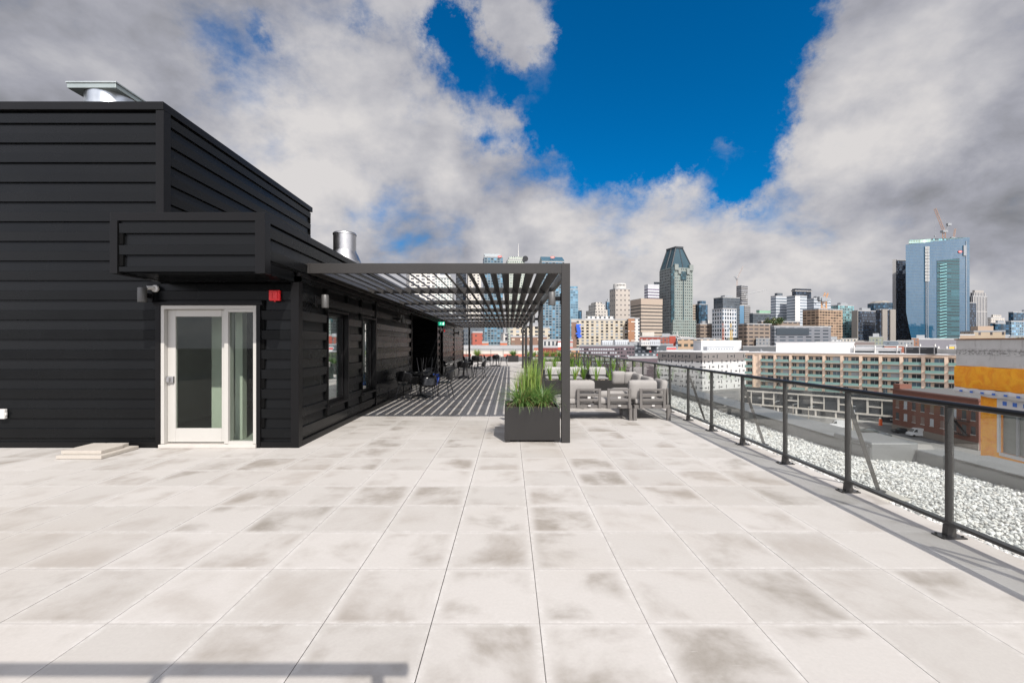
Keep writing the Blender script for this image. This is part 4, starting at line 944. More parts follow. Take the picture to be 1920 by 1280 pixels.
tower('beige residential tower with punched windows, behind the louvres', 878, 902, 907, 470, 10, 505, G('beige_apartments', (.45, .42, .37), (.06, .06, .07), 4.2, 3.0, .45, .5, .2, 1.2), dep=20, group='towers behind the louvres')
tower('orange topped low tower behind the louvres', 855, 875, 880, 560, 8, 538, G('teal_low', (.4, .36, .32), (.1, .13, .14), 4, 3.2, .5, .5), dep=20, steps=((.6, 6, mat('orange_box', (.55, .32, .18), .8)),), group='towers behind the louvres')
tower('dark slate tower top behind the red brick tower', 868, 906, 910, 400, 6, 610, w_dkgrey, dep=20)
tower('blue glass block low behind the rear pergola corner', 840, 878, 882, 420, 6, 600, g_blue2, dep=20, name='glass_block', cat='building')
tower('red brick tower with small windows, under the far end of the pergola', 886, 905, 906.5, 330, 8, 624, w_red, dep=18, mech=False, name='brick_tower')
tower('white stepped block right of the blue glass tower, under the pergola', 944, 953, 958, 360, 8, 626, w_cond, dep=16, name='condominium_block', cat='building')
t, p, zt = tower('brown and cream apartment block seen between the rear pergola posts', 957, 957, 1014, 340, 3, 612, w_tanapt, dep=16, name='condominium_block', cat='building', mech=False)
tower('brown brick lower part of the apartments between the pergola posts', 958, 958, 1026, 334, 3, 632, w_brown, dep=8, mech=False, name='brick_block', cat='building')
tower('cream apartment wing with dark balconies, between the second and front posts', 1017, 1017, 1031, 345, 3, 616, w_tanapt, dep=16, name='condominium_block', cat='building', mech=False)
tower('small orange brick box behind the far railing, right one', 938, 938, 951, 250, 3, 643, mat('orange_brick', (.40, .115, .05), .9, 0, .15, .5), dep=10, mech=False, name='brick_block', cat='building')
tower('small orange brick box behind the far railing, left one', 904, 904, 916, 250, 3, 643.5, mat('orange_brick', (.4, .1, .05)), dep=10, mech=False, name='brick_block', cat='building')
M_rw = G('red_white_terraces', (.46, .42, .37), (.30, .09, .06), 9., 5.2, .78, .40, .7, .8)
tower('long low terrace of red and white bands behind the far railing', 850, 850, 1000, 150, 1, 657, M_rw, dep=20, mech=False, name='row_building', cat='building')
tower('second row of red and white terraces a little farther back', 850, 850, 1012, 200, 1, 652, G('red_white_terraces2', (.5, .46, .42), (.26, .08, .05), 6., 4., .6, .5, .7, .8), dep=20, mech=False, name='row_building', cat='building')
tower('dark red base with white columns behind the far greenery', 1018, 1018, 1046, 260, 2, 640, G('colonnade', (.42, .42, .40), (.06, .07, .08), 2.4, 30, .5, .99), dep=12, mech=False, name='colonnade_building', cat='building')
tower('dark red brick hall in front of the white columns', 1014, 1014, 1046, 240, 2, 652, mat('dark_red_brick', (.17, .035, .03), .9, 0, .15, .5), dep=12, mech=False, name='brick_block', cat='building')
tower('red building with white trim beside the nearest pergola post', 1046, 1046, 1074, 250, 2, 640, G('red_white_mix', (.36, .06, .035), (.42, .40, .38), 8, 5, .4, .5), dep=12, mech=False, name='brick_block', cat='building')
tower('small orange building with a dark opening, left of the plum block', 1064, 1064, 1086, 240, 2, 657, G('orange_open', (.42, .23, .12), (.05, .04, .04), 3.8, 7, .35, .4), dep=12, mech=False, name='brick_block', cat='building')
# ---- skyline to the right
t, p, zt = tower('long cream apartment building with many balconies, left in the skyline', 1071, 1071, 1178, 430, 4, 600, w_tanapt, dep=20, name='apartment_building', cat='building', steps=((.5, 3, w_cond),))
tower('brown end bay of the cream apartment building', 1071, 1071, 1081, 427, 4, 604, w_brown, dep=10, mech=False, name='apartment_building', cat='building')
tower('brick brown end tower closing the cream apartments on the right', 1178, 1178, 1190, 425, 4, 597, G('brown_plain', (.26, .13, .07), (.45, .42, .38), 18., 9., .9, .06), dep=16, mech=False, name='apartment_building', cat='building')
tower('pale glazed corner next to the brick brown end tower', 1190, 1190, 1199, 428, 4, 598, w_cond, dep=16, mech=False, name='apartment_building', cat='building')
bb = thing('blue_tarpaulin', 'bright blue sheeting hanging on the cream apartment facade', 'tarpaulin', (gx(1085, 425), 425, gz(630, 425)))
one(lambda m: [m.bbox((gx(1085, 425)+rnd.uniform(-1, 1), 425.2, gz(632-q*2.3, 425)), 2.6+2*math.sin(q*1.7)**2, .8, 1.4) for q in range(11)], 'sheet', mat('blue_sheet', (.02, .10, .55), .6), bb, world=True)
q1 = 610
t, p, zt = tower('stepped pale stone office block with a flat top', 1096, 1116, 1142, q1, 14, 598, w_stone, name='stone_building', cat='building', mech=False, parapet=1.5)
for k, (s_, pyb, pyt) in enumerate(((.88, 598, 582), (.66, 582, 571), (.45, 571, 567))): 
    m2 = MB(); m2.prism(scale(p, s_), gz(pyb, q1)+1.6, gz(pyt, q1)+1.5, True, True); m2.build('upper_storey', w_stone, t, world=True)
t, p, zt = tower('beige hotel tower with punched windows and a round white crown', 1143, 1154, 1181, 560, 12, 542, w_beige, name='hotel_tower', mech=False)
cx_, cy_ = sum(a for a, b in p)/4, sum(b for a, b in p)/4
one(lambda m: m.lathe((cx_, cy_, zt), [(8.2, 1.25), (8.2, 7.2), (7.9, 7.8)], 28), 'crown', mat('crown_white', (.48, .46, .43), .7), t, world=True)
one(lambda m: m.tube((cx_+4, cy_, zt+7.8), (cx_+4, cy_, zt+9), .3, 6), 'antenna', M_tar, t, world=True)
def letters(m):
    for k in range(8):
        a = -.75+k*.17; x, y = cx_+8.3*math.sin(a+.15), cy_-8.3*math.cos(a+.15); m.bbox((x, y, zt+5.6), .75, .2, 1.1 if k % 3 else 1.9)
one(letters, 'sign_lettering', M_chair, t, world=True)
tower('slender navy tower behind the beige hotel', 1136, 1138, 1146, 640, 10, 566, g_navy)
tower('tan office slab with horizontal window bands', 1182, 1202, 1242, 500, 16, 571, w_band, parapet=7, capm=mat('tan_cap', (.33, .265, .21), .8), mech=False)
tower('white tower with purple striped bands behind the tan slab', 1208, 1215, 1236, 640, 14, 538, w_white, parapet=4, capm=mat('white_cap', (.42, .42, .43), .8), mech=False)
tower('small grey roof block behind the pointed tower', 1226, 1226, 1240, 690, 10, 530, w_bgrey, mech=False)
# the pointed tower
Yg = 640; p = foot(1237, 1259, 1299, Yg, 14); zt = gz(501, Yg)
t = thing('pointed_tower', 'tall grey green tower with a dark teal steep hipped roof', 'tower', (p[1][0], p[1][1], ZS))
A_, B_, C_, D_ = [Vector(q) for q in p]
def lerp(a, b, f): return tuple(Vector(a)*(1-f)+Vector(b)*f)
mb = MB(); mb.prism(p, gz(592, Yg), zt, True, True); mb.build('wall', w_green, t, world=True)
mb = MB(); mb.prism([lerp(A_, A_, 0), tuple(B_), tuple(C_), tuple(D_)], ZS, gz(592, Yg)-.05, True, True); mb.build('lower_wall', w_green, t, world=True)
fd = (C_-B_).normalized(); fn_ = Vector((fd.y, -fd.x)); L_ = (C_-B_).length; sd = (A_-B_).normalized(); sn = Vector((-sd.y, sd.x)) if Vector((-sd.y, sd.x)).x < 0 else Vector((sd.y, -sd.x)); LS = (A_-B_).length
def slab(m, f0, f1, z0, z1, d0, d1, side=False):
    if side: a, b, n_2 = B_+sd*LS*f0, B_+sd*LS*f1, sn
    else: a, b, n_2 = B_+fd*L_*f0, B_+fd*L_*f1, fn_
    m.prism([tuple(a+n_2*d1), tuple(b+n_2*d1), tuple(b+n_2*d0), tuple(a+n_2*d0)], z0, z1, True, True)
M_teal = G('teal_strip', (.012, .03, .038), (.014, .042, .052), 2.6, 4.2, .9, .85, .1, .6)
m2 = MB(); slab(m2, -.03, .12, gz(604, Yg), gz(500, Yg), -.5, 1.2); slab(m2, .53, .56, ZS, gz(524, Yg), 0, .6); slab(m2, .42, .68, gz(524, Yg), gz(508, Yg), 0, 1.0); m2.build('glass_strip', M_teal, t, world=True)
m2 = MB()
for a, b, c_, d_ in ((.13, .30, 501, 496), (.82, 1.0, 501, 496), (.30, .42, 508, 503), (.70, .82, 508, 503)): slab(m2, a, b, gz(c_+5, Yg), gz(d_-1, Yg), -6, 1.6)
m2.build('corner_blocks', mat('corner_frame', (.20, .22, .205), .7), t, world=True)
m2 = MB(); slab(m2, .0, 1.08, ZS, gz(600, Yg), 0, 4); slab(m2, -.12, 1.28, ZS, gz(621, Yg), 4.02, 9); m2.build('podium', w_green, t, world=True)
m2 = MB(); slab(m2, .0, 1.0, ZS, gz(503, Yg), .05, .5, True); m2.build('side_wall', w_green2, t, world=True)
z2 = gz(463, Yg)
rp = [lerp(lerp(A_, D_, .25), lerp(B_, C_, .25), .18), lerp(lerp(A_, D_, .30), lerp(B_, C_, .30), .82), lerp(lerp(A_, D_, .62), lerp(B_, C_, .62), .82), lerp(lerp(A_, D_, .62), lerp(B_, C_, .62), .18)]
m2 = MB(); m2.frustum(scale([tuple(A_), tuple(B_), tuple(C_), tuple(D_)], .96), zt+.05, rp, z2)
M_troof = G('teal_roof', (.012, .055, .07), (.02, .085, .11), 3, 3, .9, .9, .12, .5)
m2.build('roof', mat('teal_metal_roof', (.014, .045, .058), .22, .0, .25, .05, spec=.8), t, world=True)
m2 = MB()
for f in (.33, .57, .95):
    pass
def rib(a, b, r=1.0): m2.tube(a, b, r, 6)
base4 = [(*q, zt) for q in scale([tuple(A_), tuple(B_), tuple(C_), tuple(D_)], .96)]; top4 = [(*q, z2) for q in rp]
for q in (0, 1, 2, 3): rib(base4[q], top4[q], .9)
rib(Vector(base4[1])*.45+Vector(base4[2])*.55, Vector(top4[1])*.5+Vector(top4[2])*.5, .6); rib(Vector(base4[0])*.5+Vector(base4[1])*.5, Vector(top4[0])*.5+Vector(top4[1])*.5, 1.2)
m2.prism(scale(rp, 1.12), z2, z2+2.5); m2.build('roof_ribs', mat('dark_ribs', (.03, .035, .04), .5), t, world=True)
tower('narrow beige ribbed tower edge right behind the pointed tower', 1299, 1299, 1304, 700, 5, 571, w_band, mech=False)
tower('dark blue glass tower with a stepped top, alone against the sky', 1304, 1311, 1327, 700, 14, 571, g_navy, steps=((.7, 5, g_navy),), mech=False)
tower('white round topped building beside the dark blue tower', 1322, 1322, 1331, 720, 8, 600, w_cond, name='condominium_block', cat='building')
tower('dark brown stepped block left of the white grid tower', 1305, 1313, 1336, 520, 12, 608, w_brut, name='concrete_block', cat='building')
tower('dark grey slab tower behind the white grid tower', 1338, 1355, 1387, 640, 16, 558, w_dkgrey)
tower('white gridded residential tower with a curved cornice', 1335, 1355, 1381, 500, 20, 580, w_grid, parapet=1.5, steps=((.82, 5, w_dkgrey),), mech=False)
t, p, zt = tower('unfinished slim concrete tower with exposed floor slabs', 1381, 1390, 1402, 760, 20, 536, w_constr2, name='unfinished_tower', mech=False)
tower('wider lower part beside the unfinished slim tower', 1392, 1396, 1407, 755, 20, 573, w_constr2, name='unfinished_tower', mech=False)
tower('bright blue glass panel building at the foot of the unfinished tower', 1386, 1386, 1395, 700, 5, 573, mat('sky_blue_panel', (.10, .20, .30), .2), mech=False)
def lattice(m, a, b, w_):
    a, b = Vector(a), Vector(b); d_ = (b-a).normalized(); s_ = d_.orthogonal().normalized()*w_/2; s2 = d_.cross(s_).normalized()*w_/2
    cs = [s_+s2, s_-s2, -s_-s2, -s_+s2]; n = max(2, int((b-a).length/(w_*1.3)))
    for c_ in cs: m.tube(a+c_, b+c_, w_*.10, 4)
    for k in range(n):
        p0, p1 = a+(b-a)*(k/n), a+(b-a)*((k+1)/n)
        for q in range(4): m.tube(p0+cs[q], p1+cs[(q+1) % 4], w_*.07, 4)
def crane(label, Y, mast, jib, cj, col, w_=2.2, hook=True, group='tower cranes over the city'):
    M = mat('crane_%d%d' % (col[0]*100, col[1]*100), col, .6)
    P = lambda q: Vector((gx(q[0], Y), Y, gz(q[1], Y)))
    t = thing('tower_crane', label, 'crane', tuple(P(mast[0])), 0, group); top = P(mast[1])
    one(lambda m: lattice(m, P(mast[0]), top, w_), 'mast', M, t, world=True)
    one(lambda m: lattice(m, top, P(jib), w_*.7), 'jib', M, t, world=True)
    one(lambda m: (lattice(m, top, P(cj), w_*.7), m.bbox(top, w_*2.2, w_*1.6, w_*.9), m.bbox(P(cj), w_*1.6, w_, w_*1.1)), 'counterweight', M_tar, t, world=True)
    one(lambda m: m.tube(P(jib), P(cj), .12, 4), 'cable', M_tar, t, world=True)
    if hook: one(lambda m: (m.tube(P(jib), P((jib[0], jib[1]+50)), .12, 4), m.bbox(P((jib[0], jib[1]+52)), 1.4, 1.2, 2)), 'hook', M_tar, t, world=True)
crane('pale grey crane beside the unfinished slim tower, jib raised', 770, ((1382, 575), (1382, 523)), (1393, 499), (1378, 519), (.40, .33, .30), 1.6, False)
crane('flat white crane arm reaching right from the unfinished tower', 750, ((1400, 560), (1400, 551)), (1436, 544), (1396, 552), (.45, .45, .45), 1.5, False)
tower('brown terraced concrete complex below the unfinished tower', 1384, 1400, 1447, 470, 16, 608, w_brut, name='concrete_block', cat='building', mech=False)
tower('raised concrete hall of the brown complex, upper right part', 1420, 1428, 1500, 500, 14, 603, w_brut, name='concrete_block', cat='building', mech=False)
tower('low dark building on the hill with a green roof above the brown complex', 1405, 1412, 1446, 720, 12, 588, w_dkgrey, name='hill_building', cat='building', mech=False)
tower('green copper roofed building just left of the white tower', 1418, 1424, 1446, 730, 12, 582, mat('copper_green', (.20, .34, .24), .8), name='hill_building', cat='building', mech=False)
tower('white striped office tower, left half with grey corner', 1445, 1455, 1475, 620, 16, 556, w_bgrey, parapet=1.5, steps=((.5, 4, w_dkgrey),), mech=False)
tower('white striped office tower, right half with blank white stripe', 1475, 1491, 1513, 600, 16, 555, w_bgrey, mech=False)
tower('blank white fin wall at the middle of the striped office towers', 1491, 1491, 1500, 596, 6, 555, mat('fin_white', (.52, .51, .49), .7), dep=4, mech=False)
t, p, zt = tower('white office block with a red emblem at its top', 1513, 1526, 1558, 640, 14, 560, w_bgrey)
crownlogo(t, 1535, 562, 636, 2.2, (.55, .03, .03))
tower('dark tower top with an open rooftop frame behind the striped towers', 1485, 1492, 1521, 700, 14, 546, g_black, parapet=0, steps=((1.1, 2.2, w_constr2), (1.0, 2.2, g_black)), mech=False)
t, p, zt = tower('brown unfinished building with bare floor slabs', 1505, 1535, 1580, 520, 22, 580, w_constr, name='unfinished_building', cat='building', mech=False)
crane('orange crane standing inside the brown unfinished building', 530, ((1545, 640), (1545, 562)), (1550, 549), (1540, 560), (.50, .28, .14), 4.5, False)
crane('yellow crane mast in front of the white grid tower', 450, ((1371, 645), (1371, 616)), (1370, 606), (1373, 615), (.55, .35, .05), 1.6, False)
crane('red crane mast at the left face of the white grid tower', 455, ((1356, 645), (1356, 612)), (1355, 606), (1358, 611), (.35, .10, .05), 1.4, False)
tower('teal glass residential tower right of the brown unfinished building', 1558, 1572, 1601, 580, 18, 573, g_teal)
t, p, zt = tower('long dark office block with staggered grey panels', 1445, 1452, 1558, 400, 10, 613, G('staggered_panels', (.14, .145, .16), (.035, .045, .055), 9., 3., .66, .42, .2, .6), name='long_office_block', cat='building', mech=False)
m2 = MB(); a_, b_ = Vector(p[1]), Vector(p[2]); n_2 = Vector((b_.y-a_.y, a_.x-b_.x)).normalized(); u_ = (b_-a_)
m2.prism([tuple(a_+u_*.03+n_2*.5), tuple(a_+u_*.60+n_2*.5), tuple(a_+u_*.60), tuple(a_+u_*.03)], zt-7, zt-1.0); m2.build('dark_band', mat('dark_band', (.03, .04, .05), .3), t, world=True)
M_cs = mat('taupe_slab', (.22, .20, .175), .85, 0, .1, .1)
t, p, zt = tower('broad dark glass tower with taupe concrete side fins, left one of the pair', 1598, 1609, 1645, 560, 20, 583, g_black, name='office_tower')
m2 = MB(); q0 = Vector(p[0]); q1_ = Vector(p[1]); nn = Vector((q1_.y-q0.y, -(q1_.x-q0.x))).normalized(); nn = nn if nn.x < 0 else -nn; m2.prism([tuple(q0+nn*1.2), tuple(q1_+nn*1.2), tuple(q1_+nn*.05), tuple(q0+nn*.05)], ZS, zt+.5); m2.build('side_fin', M_cs, t, world=True)
t, p, zt = tower('dark glass tower with two taupe concrete fins, right one of the pair', 1645, 1650, 1677, 545, 14, 581, g_black, name='office_tower', mech=False)
m2 = MB(); b_, c_ = Vector(p[1]), Vector(p[2]); u_ = c_-b_; n_2 = Vector((u_.y, -u_.x)).normalized()
for f0, f1 in ((.08, .42), (.62, 1.0)): m2.prism([tuple(b_+u_*f0+n_2*1.6), tuple(b_+u_*f1+n_2*1.6), tuple(b_+u_*f1), tuple(b_+u_*f0)], ZS, zt+.8)
m2.build('side_fin', M_cs, t, world=True)
t = thing('octagonal_tower', 'dark eight sided tower top rising between the two taupe finned towers', 'tower', (gx(1650, 590), 590, ZS))
c0 = (gx(1650, 590), 590); o8 = lambda r: [(c0[0]+r*math.cos(math.pi/8+k*math.pi/4), c0[1]+r*math.sin(math.pi/8+k*math.pi/4)) for k in range(8)]
one(lambda m: m.prism(o8(13.5), ZS, gz(569, 590), True, True), 'wall', g_navy, t, world=True); one(lambda m: m.frustum(o8(12.5), gz(569, 590)+.02, o8(8), gz(565, 590)), 'roof', M_cs, t, world=True)
t, p, zt = tower('very tall dark glass slab with a pale concrete left edge', 1680, 1680, 1716, 660, 6, 488, g_black, mech=False, dep=20)
m2 = MB(); m2.prism([(gx(1675.5, 655), 657), (gx(1680, 655), 655), (gx(1680, 655)*1.02, 668), (gx(1675.5, 655)*1.02, 668)], ZS, gz(486, 655)); m2.build('edge_fin', mat('pale_edge', (.32, .31, .30), .8), t, world=True)
# big blue glass tower with inward-cut lower left
Yb = 600; t = thing('blue_glass_tower', 'huge blue glass tower under construction, its lower left edge cut inwards', 'tower', (gx(1760, Yb), Yb, ZS))
th = R(8); u_ = Vector((math.cos(th), math.sin(th))); c0 = Vector((gx(1712, Yb), Yb))
def onl(px): k = (px-CX)/F; return (k*c0.y-c0.x)/(u_.x-k*u_.y)
def P3(px, py): tt = onl(px); q = c0+u_*tt; return Vector((q.x, q.y, gz(py, q.y)))
bv = Vector((-u_.y, u_.x, 0))*30
def plate(name, pts, m_, d0=0, d1=30, uvs=True):
    mb = MB(); f_ = -Vector((c0.x-6, c0.y, 0)).normalized(); a_ = [q-f_*d0 for q in pts]; b_ = [q-f_*d1 for q in pts]; i = mb.vs(a_+b_); n = len(pts)
    uvf = lambda q: (Vector(q[:2]).dot(u_)-c0.dot(u_)+60, q[2]+26)
    mb.face([i+k for k in range(n)], [uvf(q) for q in a_]); mb.face([i+n+k for k in range(n)][::-1], [uvf(q) for q in b_][::-1])
    for k in range(n):
        j = (k+1) % n; L = (a_[k]-a_[j]).length
        hz_ = abs(a_[k].z-a_[j].z) < abs(L)*.5
        uv = None if hz_ else ((0, a_[k].z+26), (0, a_[j].z+26), (d1-d0, a_[j].z+26), (d1-d0, a_[k].z+26))
        mb.face((i+k, i+j, i+n+j, i+n+k), uv)
    return mb.build(name, m_, t, world=True)
def bigglass():
    m_ = bpy.data.materials.new('big_blue_glass'); m_.use_nodes = True; n = NT(m_.node_tree); p = n.n['Principled BSDF']
    u, v_, _ = n.sep(n.new('ShaderNodeUVMap').outputs[0])
    fu, fv = n.m('FRACT', n.m('DIVIDE', u, 1.5)), n.m('FRACT', n.m('DIVIDE', v_, 4.0))
    ln = n.m('MAXIMUM', n.m('LESS_THAN', fu, .10), n.m('LESS_THAN', fv, .13))
    k = n.white(n.com(n.m('FLOOR', n.m('DIVIDE', u, 1.5)), n.m('FLOOR', n.m('DIVIDE', v_, 4.0)), 1.))[0]
    c = n.mix(ln, n.v('SCALE', (.016, .068, .125), scale=n.m('ADD', .9, n.m('MULTIPLY', k, .2))), (.045, .09, .12))
    n.put(p.inputs['Base Color'], c); p.inputs['Roughness'].default_value = .06; p.inputs['Specular IOR Level'].default_value = .7; p.inputs['IOR'].default_value = 1.6
    t_ = n.new('ShaderNodeTexCoord').outputs['Object']
    n.put(p.inputs['Normal'], n.bump(n.noise(t_, .05, 3, .5), .35, 1.0)); return m_
M_big = bigglass()
plate('wall', [P3(1713, 650), P3(1818, 650), P3(1818, 445), P3(1698, 459), P3(1699, 585), P3(1706, 622)], M_big)
mb = MB(); plate('crown_screen', [P3(1704, 458.2), P3(1815, 444.6), P3(1815, 447), P3(1704, 449)], g_teal, 2, 20)
plate('crown_screen', [P3(1704, 456.8), P3(1745, 454), P3(1745, 447.5), P3(1704, 451.5)], G('pale_screen', (.30, .42, .40), (.30, .40, .30), 4, 5, .7, .7), .5, 1.9)
plate('window_bank', [P3(1757, 635), P3(1799, 635), P3(1799, 484), P3(1757, 489)], G('teal_floors', (.035, .095, .11), (.012, .04, .05), 60., 4.1, 1., .5, .1, .8), -.5, -.05)
m2 = MB(); k = 0; pq = 495
while pq < 632:
    a_ = P3(1760, pq+2.5); b_ = P3(1773, pq); m2.bar(a_+Vector((0, -1.2, 0)), b_+Vector((0, -1.2, 0)), .8, 1.0); pq += 5.7
m2.build('stair_flights', mat('pale_teal', (.20, .42, .42), .4), t, world=True)
m2 = MB()
for pq in range(465, 526, 6): a_ = P3(1737, pq); m2.bbox(a_+Vector((0, -1, 0)), 5.4, 1, 3.6)
m2.build('hoist_platforms', mat('hoist_white', (.42, .42, .40), .7), t, world=True)
m2 = MB(); lattice(m2, P3(1737, 640)+Vector((0, -1.2, 0)), P3(1737, 462)+Vector((0, -1.2, 0)), 2.2); m2.build('hoist_mast', M_tar, t, world=True)
plate('edge_strip', [P3(1811, 643), P3(1812, 643), P3(1812, 452), P3(1811, 452)], M_tar, -.6, -.1)
crownlogo(t, 1800, 472, P3(1800, 472).y-.8, 2.8, (.55, .03, .05))
m2 = MB(); m2.bbox(P3(1808, 470)+Vector((0, -.8, 0)), 4, 1, 14); m2.build('open_bay', M_tar, t, world=True)
crane('large orange luffing crane on top of the blue glass tower', 612, ((1770, 462), (1770, 434)), (1753, 391), (1779, 421), (.36, .20, .12), 3.0)
crane('small second orange crane on the right of the blue glass tower roof', 618, ((1788, 456), (1788, 447)), (1791, 429), (1785, 446), (.40, .22, .12), 2.2, False)
t, p, zt = tower('stepped pale stone and dark glass tower right of the blue glass one', 1818, 1824, 1851, 700, 14, 556, w_fins, parapet=1.5, steps=((.86, 5, w_fins), (.62, 4, mat('stone_top', (.30, .28, .26), .8))), mech=False)
tower('short dark flank of the stepped stone tower', 1818, 1818, 1831, 690, 8, 568, g_black, dep=10, mech=False)
tower('pale stone stepped building far right of the stone tower', 1852, 1858, 1884, 820, 12, 596, w_stone, name='stone_building', cat='building', steps=((.6, 5, None),))
tower('low navy office block before the far stone building', 1858, 1866, 1893, 560, 12, 607, g_navy, name='glass_block', cat='building')
tower('grey blue glass block at the right edge of the skyline, lower front', 1889, 1896, 1990, 520, 14, 603, g_blue2, name='glass_block', cat='building')
tower('dark teal office block at the right picture edge, rear', 1893, 1900, 1980, 600, 14, 586, g_navy, name='glass_block', cat='building')
# ---- middle distance
M_pl = mat('plum_cladding', (.10, .075, .085), .7, 0, .1, .2)
def punched(par_, a, b, z0, z1, cols, rows, w_, h_, wm, zr0, dz, skip=.0, jit=.0, alt=False, frame=None):
    """every window a part of its own, copied from one source"""
    a, b = Vector(a), Vector(b); L = (b-a).length; u = (b-a)/L; n_ = Vector((u.y, -u.x)); ang = math.atan2(u.y, u.x); first = None; cnt = 0
    if alt:
        me1 = None
    src = {}
    for r_ in range(rows):
        for c_ in range(cols):
            if rnd.random() < skip: continue
            kind = (1 if alt and (c_+r_) % 2 else 0); W_, H_ = (h_, w_) if kind else (w_, h_)
            f = (c_+.5+rnd.uniform(-jit, jit))/cols*L; q = a+u*f+n_*.06; z = zr0-r_*dz
            if kind not in src:
                m_ = MB(); m_.box(-W_/2, W_/2, -.05, .12, -H_/2, H_/2); o = m_.build('window', wm[0], par_)
                src[kind] = o
            else:
                o = src[kind].copy(); C.objects.link(o); o.parent = par_
            o.location = Vector((q.x, q.y, z))-par_.location; o.rotation_euler = (0, 0, ang); cnt += 1
            if len(wm) > 1 and rnd.random() < .45:
                o.material_slots[0].link = 'OBJECT'; o.material_slots[0].material = wm[rnd.randrange(1, len(wm))]
    return cnt
M_wd = mat('dark_window', (.03, .035, .04), .12, spec=.8); M_wl = mat('pale_window', (.38, .40, .42), .3); M_wb = mat('bluish_window', (.12, .18, .22), .12, spec=.8); M_wr = mat('red_panel', (.50, .03, .03), .5)
t, p, zt = tower('plum clad housing block with rows of small white windows', 1086, 1086, 1157, 390, -14, 649, M_pl, name='housing_block', cat='building', dep=14, mech=False, capm=M_tar)
punched(t, p[1], p[2], 0, 0, 16, 5, 1.5, 1.3, [M_wl, M_wd, M_wl], zt-2.6, 3.0, .05, .1)
t, p, zt = tower('plum clad wing continuing the housing block towards the slate one', 1157.3, 1157.3, 1190, 384, 8, 648.5, M_pl, name='housing_block', cat='building', dep=5, mech=False, capm=M_tar)
punched(t, p[1], p[2], 0, 0, 6, 6, 1.6, 1.3, [M_wl, M_wd, M_wl], zt-2.6, 3.0, .15, .15)
t, p, zt = tower('slate grey housing block with white and red window panels', 1190, 1190, 1262, 386, 6, 647, mat('slate_cladding', (.07, .082, .092), .7, 0, .1, .2), name='housing_block', cat='building', dep=5, mech=False, capm=M_tar)
punched(t, p[1], p[2], 0, 0, 11, 5, 2.0, 1.5, [M_wl, M_wd, M_wl, M_wr], zt-2.4, 3.0, .25, .2)
mbx = MB(); a_ = Vector(p[1]); mbx.box(a_.x+9.5, a_.x+13.5, 384.0, 385.6, zt-3.4, zt-.4); mbx.build('white_sign_panel', M_white, t, world=True)
tower('bright red stair block between the slate and grey housing', 1250, 1250, 1268, 340, 4, 652, mat('bright_red', (.50, .05, .05), .6), dep=8, mech=False, name='stair_block', cat='building')
tower('lower plum wing below the slate block', 1178, 1178, 1245, 330, 4, 672, M_pl, dep=20, mech=False, name='housing_wing', cat='building', capm=M_roof)
# rooftop equipment
def rbox(label, px0, px1, py0, py1, Y, m_, dep=6, grp='rooftop equipment boxes'):
    x0, x1 = gx(px0, Y), gx(px1, Y); z1, z0 = gz(py0, Y), gz(py1, Y)
    t = thing('roof_unit', label, 'roof unit', ((x0+x1)/2, Y, z0), 0, grp)
    bx('housing', m_, (x0, x1, Y, Y+dep, z0, z1), t, world=True, bevel=.08)
    bx('cap', M_tar, (x0-.1, x1+.1, Y-.1, Y+dep+.1, z1+.01, z1+.25), t, world=True)
    mbq = MB(); nn = max(2, int((x1-x0)/1.6))
    for k in range(nn): mbq.box(x0+(k+.15)*(x1-x0)/nn, x0+(k+.7)*(x1-x0)/nn, Y-.06, Y-.01, z0+(z1-z0)*.25, z0+(z1-z0)*.7)
    mbq.build('louvre_grille', M_tar, t, world=True); return t
M_eq = mat('pale_equipment', (.42, .44, .46), .6, 0, .1, .3)
rbox('pale grey rooftop unit at the left on the plum block', 1129, 1150, 638, 649, 392, M_eq); rbox('taller pale grey rooftop unit second from left on the plum block', 1153, 1179, 637, 649, 390, M_eq)
rbox('dark ducting unit between the pale rooftop units', 1180, 1199, 641, 648, 388, M_tar); rbox('white rooftop unit on the slate block, left one', 1202, 1218, 638, 648, 380, M_white); rbox('white rooftop unit on the slate block, right and larger one', 1218, 1238, 637, 648, 382, M_eq)
t, p, zt = tower('red brick apartment row with white window strips behind the rooftop units', 1198, 1236, 1268, 440, -10, 632, G('red_brick_apts', (.22, .05, .035), (.42, .38, .34), 5.2, 3.4, .34, .5, .5, .7), name='brick_apartments', cat='building', dep=30, mech=False, steps=((.6, 4, mat('cream_box', (.45, .42, .37), .8)),))
tower('tall red brick stair tower at the right end of the brick row', 1255, 1255, 1267, 425, 4, 630, mat('red_brick_plain', (.28, .05, .03), .8), dep=8, mech=False, name='brick_tower', cat='tower')
ar = thing('roof_arch', 'white curved roof structure with a small mast behind the brick row', 'roof structure', (gx(1275, 470), 470, gz(640, 470)))
def arch(m):
    pr = None
    for k in range(13):
        f = k/12; q = Vector((gx(1260+f*20, 470), 470, gz(628+8*f**2.2, 470)))
        if pr: m.bar(pr, q, 3, .6)
        pr = q
    m.tube((gx(1270, 470), 470, gz(640, 470)), (gx(1270, 470), 470, gz(621, 470)), .35, 6); m.bar((gx(1266, 471), 471, gz(631, 471)), (gx(1292, 471), 471, gz(632, 471)), 3, .8)
one(arch, 'curved_roof', M_white, ar, world=True)
tower('dark glazed hall under the white curved roof', 1262, 1262, 1300, 480, 4, 634, g_black, name='station_hall', cat='building', dep=20, mech=False)
tower('tan brick building with a row of dark arched openings', 1271, 1271, 1352, 420, 4, 636, G('arched_tan', (.32, .22, .14), (.035, .04, .035), 6.2, 6., .62, .45, .3, .6), name='arcade_building', cat='building', dep=20, mech=False)
